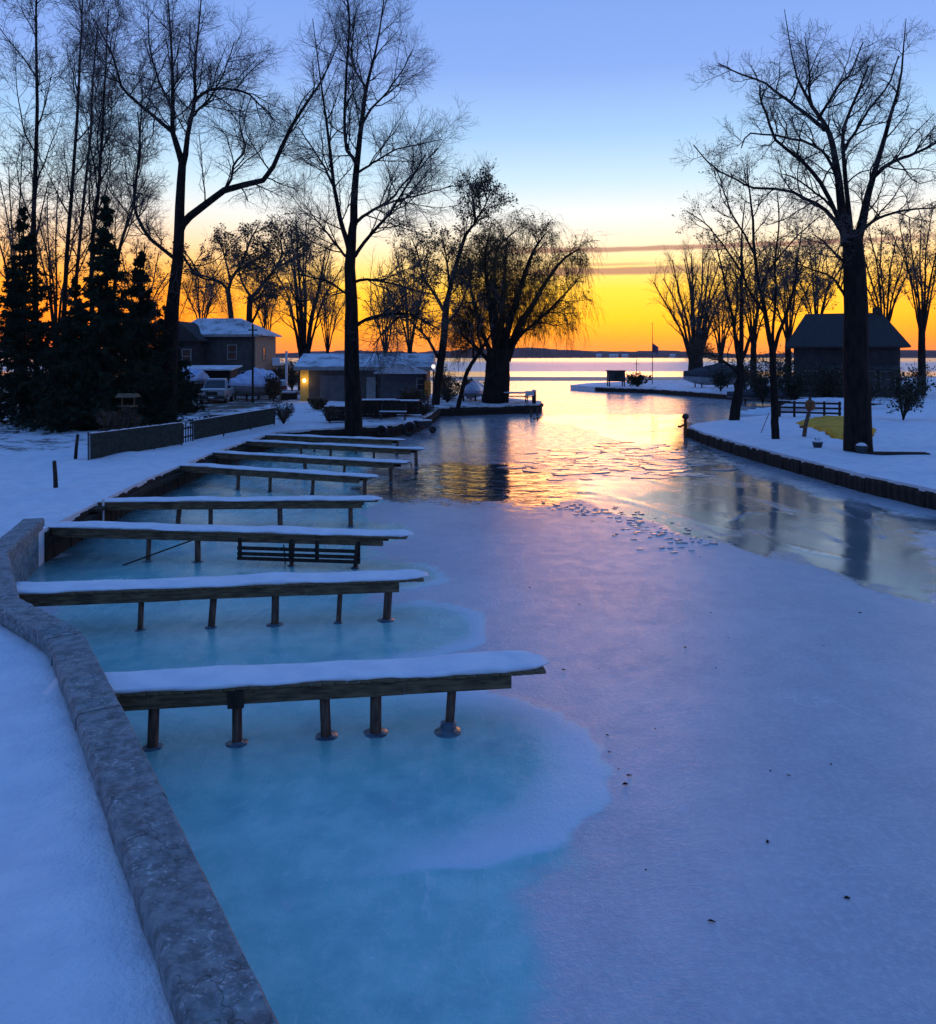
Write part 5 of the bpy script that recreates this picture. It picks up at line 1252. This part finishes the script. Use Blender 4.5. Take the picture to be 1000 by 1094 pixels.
# bird table behind the near fence
p = place(137, 35); o = thing('bird_table', 'small wooden bird table with flat roof behind the nearer mesh fence', 'bird table', p)
MB().tube([(0, 0, -.3), (0, 0, 1.5)], .05, 8).build('post', 'dark_wood', o); MB().box(-.3, .3, -.25, .25, 1.5, 1.55).build('tray', 'wood', o)
for a in (-.25, .25): MB().box(a - .02, a + .02, -.02, .02, 1.55, 1.9).build('strut', 'wood', o)
MB().add([(-.42, -.34, 1.9), (.42, -.34, 1.9), (.42, .34, 1.9), (-.42, .34, 1.9), (-.42, 0, 2.05), (.42, 0, 2.05)], [(0, 1, 5, 4), (2, 3, 4, 5), (0, 4, 3), (1, 2, 5), (3, 2, 1, 0)]).build('roof', 'wood', o)
p = place(233, 47, -.28); o = thing('stone_grill', 'small dark box with snow on top behind the farther mesh fence', 'grill', p)
MB().box(-.5, .5, -.3, .3, 0, .5).build('base', 'stone', o); MB().box(-.45, .45, -.25, .25, .505, .75).build('hood', 'black_plastic', o, bevel=.06); MB().box(-.42, .42, -.22, .22, .752, .83).build('snow_cover', 'snow', o, bevel=.03)

# junk under the centre tree: stacked dock sections, tyres, carts
def dock_stack(label, px, d, n, rz, wd=2.4):
    t = thing('stacked_pallets', label, 'pallets', place(px, d), rz, 'stored pallet stacks under the centre tree')
    rng = random.Random(px)
    for k in range(n):
        zz = .05 + k * .2; dx = rng.uniform(-.15, .15)
        for q in range(7): MB().box(-wd / 2 + dx + q * wd / 7, -wd / 2 + dx + (q + 1) * wd / 7 - .05, -.5, .5, zz + .12, zz + .16).build('slat', 'dark_wood', t)
        for y in (-.45, .4): MB().box(-wd / 2 + dx, wd / 2 + dx, y, y + .06, zz, zz + .118).build('bearer', 'dark_wood', t)
    MB().box(-wd / 2, wd / 2 - .2, -.45, .45, .05 + n * .2 + .001, .05 + n * .2 + .06).build('snow_cover', 'snow', t, bevel=.025)
dock_stack('tall stack of dark pallets right of the centre tree trunk', 405, 50, 5, .1)
dock_stack('low stack of dark pallets nearest the glowing globe post', 430, 52, 4, -.15)
dock_stack('stack of dark pallets left of the centre tree trunk', 362, 48, 4, .2, 1.6)
def tyre(label, px, d, rz, r=.36):
    t = thing('tyre', label, 'tyre', place(px, d), rz, 'old tyres at the water edge')
    R_, q = r, .12; rings = []
    for i in range(21):
        a = 2 * math.pi * i / 20; rings.append([((R_ - q + q * math.cos(b_) * .9) * math.cos(a), q * math.sin(b_) * 1.1, R_ + (R_ - q + q * math.cos(b_) * .9) * math.sin(a)) for b_ in [2 * math.pi * k / 10 for k in range(10)]])
    MB().loft(rings, caps=False).build('tread', 'rubber', t, True)
    rings = []
    for i in range(9):
        a = math.pi * (.22 + .56 * i / 8); rr = R_ + .004; h = .05 * math.sin(math.pi * i / 8) + .004
        rings.append([(rr * math.cos(a), -.10, R_ + rr * math.sin(a) - .02), ((rr + h) * math.cos(a), -.05, R_ + (rr + h) * math.sin(a)), ((rr + h) * math.cos(a), .05, R_ + (rr + h) * math.sin(a)), (rr * math.cos(a), .10, R_ + rr * math.sin(a) - .02)])
    MB().loft(rings).build('snow_cover', 'snow', t, True)
tyre('snow-topped old tyre directly below the centre tree', 379, 45.3, .2); tyre('snow-topped old tyre right of the centre tree', 408, 45.8, -.2); tyre('snow-topped old tyre near the water at the tip of the far dock', 437, 46.9, .5, .42)
# wheelbarrow
p = place(452, 48.5); o = thing('wheelbarrow', 'dark upturned wheelbarrow at the water edge right of the tyres', 'wheelbarrow', p, .5)
MB().loft([[(-.5, -.35, .75), (.5, -.3, .7), (.5, .3, .7), (-.5, .35, .75)], [(-.3, -.2, .4), (.35, -.18, .38), (.35, .18, .38), (-.3, .2, .4)]]).build('tray', 'metal', o)
MB().tube([(.62, -.06, .2), (.62, .06, .2)], .2, 14).build('wheel', 'rubber', o)
for s in (-1, 1): MB().tube([(.62, s * .08, .2), (0, s * .2, .42), (-.95, s * .28, .62)], .025, 6).build('handle', 'wood', o); MB().tube([(-.25, s * .2, .42), (-.35, s * .24, 0)], .025, 6).build('leg', 'metal', o)
MB().box(-.42, .45, -.28, .28, .752, .81).build('snow_cover', 'snow', o, bevel=.025)
# bench and cabin-like box behind the tyres
p = place(420, 49); o = thing('garden_bench', 'dark slatted bench with snow among the pallets', 'bench', p, -.1)
for k in range(4): MB().box(-.8, .8, -.25 + k * .12, -.16 + k * .12, .43, .47).build('seat_slat', 'dark_wood', o)
for k in range(3): MB().box(-.8, .8, .26, .29, .55 + k * .14, .65 + k * .14).build('back_slat', 'dark_wood', o)
for x in (-.7, .7): MB().box(x - .03, x + .03, -.24, -.18, -.05, .43).build('leg', 'metal', o); MB().box(x - .03, x + .03, .2, .255, -.05, .95).build('leg', 'metal', o)
MB().box(-.78, .78, -.24, .2, .472, .53).build('snow_cover', 'snow', o, bevel=.025)

# --- on the willow point
p = place(552, 67.2); o = thing('picnic_table', 'low dark picnic table with snow on the willow point', 'table', p, .1)
MB().box(-1.1, 1.1, -.4, .4, .68, .73).build('tabletop', 'dark_wood', o)
for s in (-1, 1): MB().box(-1.1, 1.1, s * .68 - .13, s * .68 + .13, .42, .46).build('bench_board', 'dark_wood', o)
for x in (-.8, .8):
    MB().box(x - .04, x + .04, -.68, .68, .36, .415).build('beam', 'dark_wood', o)
    for s in (-1, 1): MB().tube([(x, s * .6, -.05), (x, s * .2, .68)], .04, 6).build('leg', 'dark_wood', o)
MB().box(-1.05, 1.05, -.37, .37, .732, .79).build('snow_cover', 'snow', o, bevel=.025)
p = place(570.5, 66.9); o = thing('mooring_post', 'stout dark post with pale cap at the tip of the willow point', 'post', p)
MB().tube([(0, 0, -.9), (0, 0, .95)], .17, 10).build('shaft', 'dark_wood', o); MB().lathe([(.19, .95), (.18, 1.02), (.05, 1.08)], 10).build('snow_cap', 'snow', o, True)
p = place(566, 66.4); o = thing('water_sign', 'small white sign beside the stout post on the willow point', 'sign', p)
MB().box(-.35, .35, -.02, .02, .62, 1.0).build('board', 'white_paint', o)
for x in (-.28, .28): MB().box(x - .03, x + .03, .022, .06, -.1, .95).build('post', 'dark_wood', o)
for k, (px, py) in enumerate([(567, 446), (574, 445)]):
    q = at(px, py, 0.0); o = MB().tube([(0, 0, -.3), (.02, 0, .55)], .07, 8).lathe([(.08, .55), (.07, .6), (.02, .63)], 8).build('piling', 'post_wood'); o.location = q
    tag(o, ['short wooden piling in the ice under the willow point, left of two', 'short wooden piling in the ice under the willow point, right of two'][k], 'piling', 'pilings at the willow point')

# --- far point: hut, flagpole, mast, low shrub line
p = place(658, 108); o = thing('box_hut', 'small dark square hut on legs beside the round shrub on far point', 'hut', p)
MB().box(-1.05, 1.05, -.8, .8, .65, 1.95).build('wall', 'siding_dark', o); MB().box(-1.15, 1.15, -.9, .9, 1.955, 2.06).build('roof', 'roof_dark', o)
for x in (-.95, .95):
    for y in (-.7, .7): MB().box(x - .07, x + .07, y - .07, y + .07, -.2, .65).build('leg', 'dark_wood', o)
MB().box(-.3, .3, -.84, -.805, .9, 1.7).build('hatch', 'dark_wood', o)
p = place(697, 112); o = thing('flagpole', 'tall thin flagpole with a limp flag on the far point', 'flagpole', p)
MB().tube([(0, 0, -.3), (0, 0, 8.1)], [.06, .035], 8).build('pole', 'metal', o); MB().lathe([(.02, 0), (.08, .06), (.02, .14)], 10, (0, 0, 8.1)).build('finial', 'metal', o)
MB().loft([[(.04 + .16 * k, -.03 + .1 * math.sin(k * 1.4), 5.5 - .12 * k), (.04 + .16 * k, .02 + .1 * math.sin(k * 1.4), 5.5 - .12 * k), (.04 + .13 * k, .02 + .12 * math.sin(k * 1.4 + .5), 4.4 - .10 * k), (.04 + .13 * k, -.03 + .12 * math.sin(k * 1.4 + .5), 4.4 - .10 * k)] for k in range(6)]).build('flag', 'flag_cloth', o, True)
p = place(680, 113); o = thing('mast', 'short thin mast behind the round shrub on the far point', 'mast', p)
MB().tube([(0, 0, -.3), (0, 0, 3.4)], .05, 6).build('shaft', 'metal', o); MB().box(-.4, .4, -.03, .03, 2.7, 2.76).build('yard', 'metal', o)

# --- right lawn
p = place(861, 40.2); o = thing('leaning_post', 'leaning brown timber post with rusty orange lantern on the right lawn', 'post', p)
MB().tube([(-.12, 0, -.3), (-.02, 0, .5), (.16, 0, 1.25), (.2, 0, 1.9)], [.11, .10, .085, .07], 8).build('shaft', 'post_wood', o, True)
MB().lathe([(.05, 0), (.20, .06), (.24, .25), (.20, .45), (.06, .52)], 10, (.16, -.1, 1.25)).build('lantern', 'rust', o, True)
MB().box(-.35, .02, -.14, -.1, .42, .54).build('side_board', 'rust', o)
for k, (px, d_, sc, lab) in enumerate([(873.5, 35.6, 1.0, 'dark round planter pot in the snow, left of the massive tree'), (908, 33.9, 1.15, 'dark tapered planter pot right at the foot of the massive tree')]):
    p = place(px, d_); o = thing('planter_pot', lab, 'pot', (p.x, p.y - (.0 if k == 0 else 1.0), p.z), 0, 'planter pots on the right lawn'); o.scale = (sc,) * 3
    MB().lathe([(.13, -.03), (.17, .05), (.21, .22), (.22, .25), (.19, .25), (.18, .2)], 14).build('pot_body', 'pot', o, True)
    MB().lathe([(.185, .2), (.17, .27), (.10, .33), (.02, .35)], 12).build('snow_cap', 'snow', o, True)
    for q in range(7):
        a = q * .9; MB().tube([(.05 * math.cos(a), .05 * math.sin(a), .28), (.14 * math.cos(a), .14 * math.sin(a), .42)], .008, 4).build('stem', 'dark_wood', o)
p = place(817, 42.2); o = MB().tube([(-.22, 0, -.1), (.2, 0, .95)], .018, 6).lathe([(.018, .95), (.025, .97), (.01, .99)], 6, (.2, 0, 0)).build('garden_stake', 'rust'); o.location = p
tag(o, 'thin reddish stake leaning beside the slim lawn tree', 'stake')
# yellow patch without snow
pts = [at(px, py, .7) for px, py in [(846, 451), (860, 447), (880, 445), (905, 445.5), (930, 448), (940, 460), (930, 474), (905, 472), (885, 466), (864, 458)]]
C0 = sum(pts, Vector()) / len(pts); mb = MB(); ring = []
fine = []
for i in range(len(pts)):
    a, b_ = pts[i], pts[(i + 1) % len(pts)]
    for q in range(8): fine.append(a.lerp(b_, q / 8) + Vector((RNG.uniform(-.06, .06), RNG.uniform(-.12, .12), 0)))
rr = []
for f in (1.0, .8, .6, .4, .2): rr.append([(C0.x + (v.x - C0.x) * f, C0.y + (v.y - C0.y) * f, gz(C0.x + (v.x - C0.x) * f, C0.y + (v.y - C0.y) * f) + (.13 if f < 1 else -.05)) for v in fine])
o = MB().loft(rr, caps=True).build('grass_patch', 'dry_grass', None, True); tag(o, 'yellow snow-free ground patch beside the massive right tree', 'grass', kind='stuff')
# rail fence behind the lawn
p0 = place(833, 53.5); p1 = place(897, 52); u = p1 - p0; o = thing('rail_fence', 'dark wooden rail fence in snow behind the right lawn', 'fence', p0, math.atan2(u.y, u.x)); Lf = u.to_2d().length
for k in range(5): x = Lf * k / 4; MB().box(x - .07, x + .07, -.06, .06, -.2, 1.0).build('post', 'dark_wood', o)
for zz in (.22, .52, .82): MB().box(-.1, Lf + .1, -.10, -.062, zz, zz + .12).build('rail', 'dark_wood', o)
MB().box(-.1, Lf + .1, -.09, .05, 1.005, 1.04).build('snow_cover', 'snow', o, bevel=.012)
# plow-piled snow behind the rail fence
def mound(label, px, d, wx, wy, h, seed):
    rng = random.Random(seed); p = place(px, d); rings = []
    for i in range(7):
        f = i / 6; r = math.cos(f * math.pi / 2) ** .8 if f < 1 else .02
        rings.append([(wx * r * math.cos(a) * rng.uniform(.85, 1.15), wy * r * math.sin(a) * rng.uniform(.85, 1.15), h * math.sin(f * math.pi / 2) * rng.uniform(.9, 1.05) - .05) for a in [2 * math.pi * k / 22 for k in range(22)]])
    o = MB().loft(rings).build('snow_mound', 'snow', None, True); o.location = p; tag(o, label, 'snow mound', 'snow mounds')
mound('long snow mound behind the rail fence on the right', 885, 61, 3.4, 1.2, .9, 1); mound('snow mound on the inlet bank left of the rail fence', 838, 66, 2.2, .9, .6, 2)
mound('snow mound at the foot of the big left tree', 188, 43.5, .9, .6, .3, 3)
# knobbed bollard at the lawn corner
q = Vector((11.95, 46.3, 0)); o = thing('bollard', 'dark knobbed bollard at the water corner of right lawn', 'bollard', q)
MB().tube([(0, 0, -.3), (0, 0, 1.0)], [.11, .09], 8).build('shaft', 'rust', o); MB().lathe([(.07, 0), (.17, .06), (.2, .16), (.14, .28), (.03, .32)], 10, (0, 0, 1.0)).build('knob', 'black_plastic', o, True)
MB().tube([(0, 0, .75), (-.28, 0, .6), (-.42, 0, .62)], .06, 6).build('arm', 'rust', o)
# low boards lying at the right margin
p = place(945, 33); o = thing('board_pile', 'low pile of dark boards in the snow right of the massive tree', 'boards', p, -.1)
for k in range(5): MB().box(-2.2 + .1 * k, 1.6, -.3 + .13 * k, -.19 + .13 * k, .02, .07 + .015 * (k % 2)).build('board', 'dark_wood', o)

# --- loose ice: ridges of broken plates
def rubble(name, label, path, n, spread, size, seed, tl=.07):
    rng = np.random.default_rng(seed); P = np.array(densify([tuple(at(x, y, 0)[:2]) for x, y in path], .15)); mb = MB()
    for i in range(n):
        c = P[rng.integers(0, len(P))] + rng.normal(size=2) * np.array(spread); s = size * rng.uniform(.35, 1.3); k = rng.integers(4, 7); a0 = rng.uniform(0, 6.3)
        tilt = rng.normal(size=2) * tl; th = rng.uniform(.003, .016)
        ring = [(s * rng.uniform(.6, 1) * math.cos(a0 + 2 * math.pi * j / k), s * rng.uniform(.6, 1) * .55 * math.sin(a0 + 2 * math.pi * j / k)) for j in range(k)]
        z0 = .006
        up = [(c[0] + x, c[1] + y, max(.004, z0 + th + x * tilt[0] + y * tilt[1])) for x, y in ring]; dn = [(c[0] + x * 1.05, c[1] + y * 1.05, -.03) for x, y in ring]
        mb.loft([dn, up])
    o = mb.build(name, 'ice_chunk'); tag(o, label, 'ice', kind='stuff')
rubble('broken_ice', 'broad ridge of broken ice plates across the middle of the canal', [(592, 497), (630, 488), (660, 482), (690, 488), (722, 499), (640, 499), (600, 503)], 330, (1.0, 1.7), .75, 1, .022)
rubble('broken_ice', 'thin line of ice chips along the edge of the clear ice', [(600, 540), (640, 547), (665, 552), (690, 562), (715, 573), (745, 584)], 150, (.45, .40), .10, 2, .06)
rubble('broken_ice', 'scattered chips where the clear strip meets the right bank', [(735, 478), (760, 490), (790, 500)], 60, (.4, .5), .16, 3)
# fallen leaves on the ice
LEAVES = [(672, 829), (661, 822), (668, 838), (700, 779), (651, 804), (649, 786), (732, 692), (778, 682), (823, 824), (843, 829), (880, 690), (619, 646), (566, 628), (759, 655), (640, 715), (602, 716), (765, 714), (888, 817), (760, 655), (748, 595), (919, 655), (690, 930), (760, 985), (820, 900), (905, 960)]
lf = None
for k, (px, py) in enumerate(LEAVES):
    q = at(px, py, 0.0)
    if lf is None:
        me_v = [(-.045, 0, 0), (-.01, .03, .012), (.05, .004, .004), (0, -.028, .014), (0, 0, .022), (-.045, 0, -.004), (-.01, .03, .004), (.05, .004, -.004), (0, -.028, .006)]
        lf = MB().add(me_v, [(0, 1, 4), (1, 2, 4), (2, 3, 4), (3, 0, 4), (5, 8, 7, 6), (0, 5, 6, 1), (1, 6, 7, 2), (2, 7, 8, 3), (3, 8, 5, 0)]).build('fallen_leaf', 'leaf_litter'); o = lf
    else: o = lf.copy(); o.name = 'fallen_leaf'; col.objects.link(o)
    s = random.Random(k).uniform(.3, .75); o.location = (q.x, q.y, .008); o.rotation_euler = (0, 0, k * 1.7); o.scale = (s, s * random.Random(k + 50).uniform(.5, 1.1), s * .8)
    tag(o, 'small dark dead leaf lying on the open snow-dusted ice', 'leaf', 'dead leaves on the ice')

# ------------------------------------------------------------------ thin evening haze over the lake
hz = bpy.data.materials.new('haze'); hz.use_nodes = True; hn = hz.node_tree; hn.nodes.clear()
ho = hn.nodes.new('ShaderNodeOutputMaterial'); pv = hn.nodes.new('ShaderNodeVolumePrincipled')
pv.inputs['Color'].default_value = (.85, .82, .86, 1); pv.inputs['Density'].default_value = 0.00012; pv.inputs['Anisotropy'].default_value = 0.0
hn.links.new(pv.outputs[0], ho.inputs['Volume'])
MATS['haze'] = hz
o = MB().box(-2900, 2900, -120, 2300, -1.4, 33).build('haze', 'haze'); tag(o, kind='stuff')
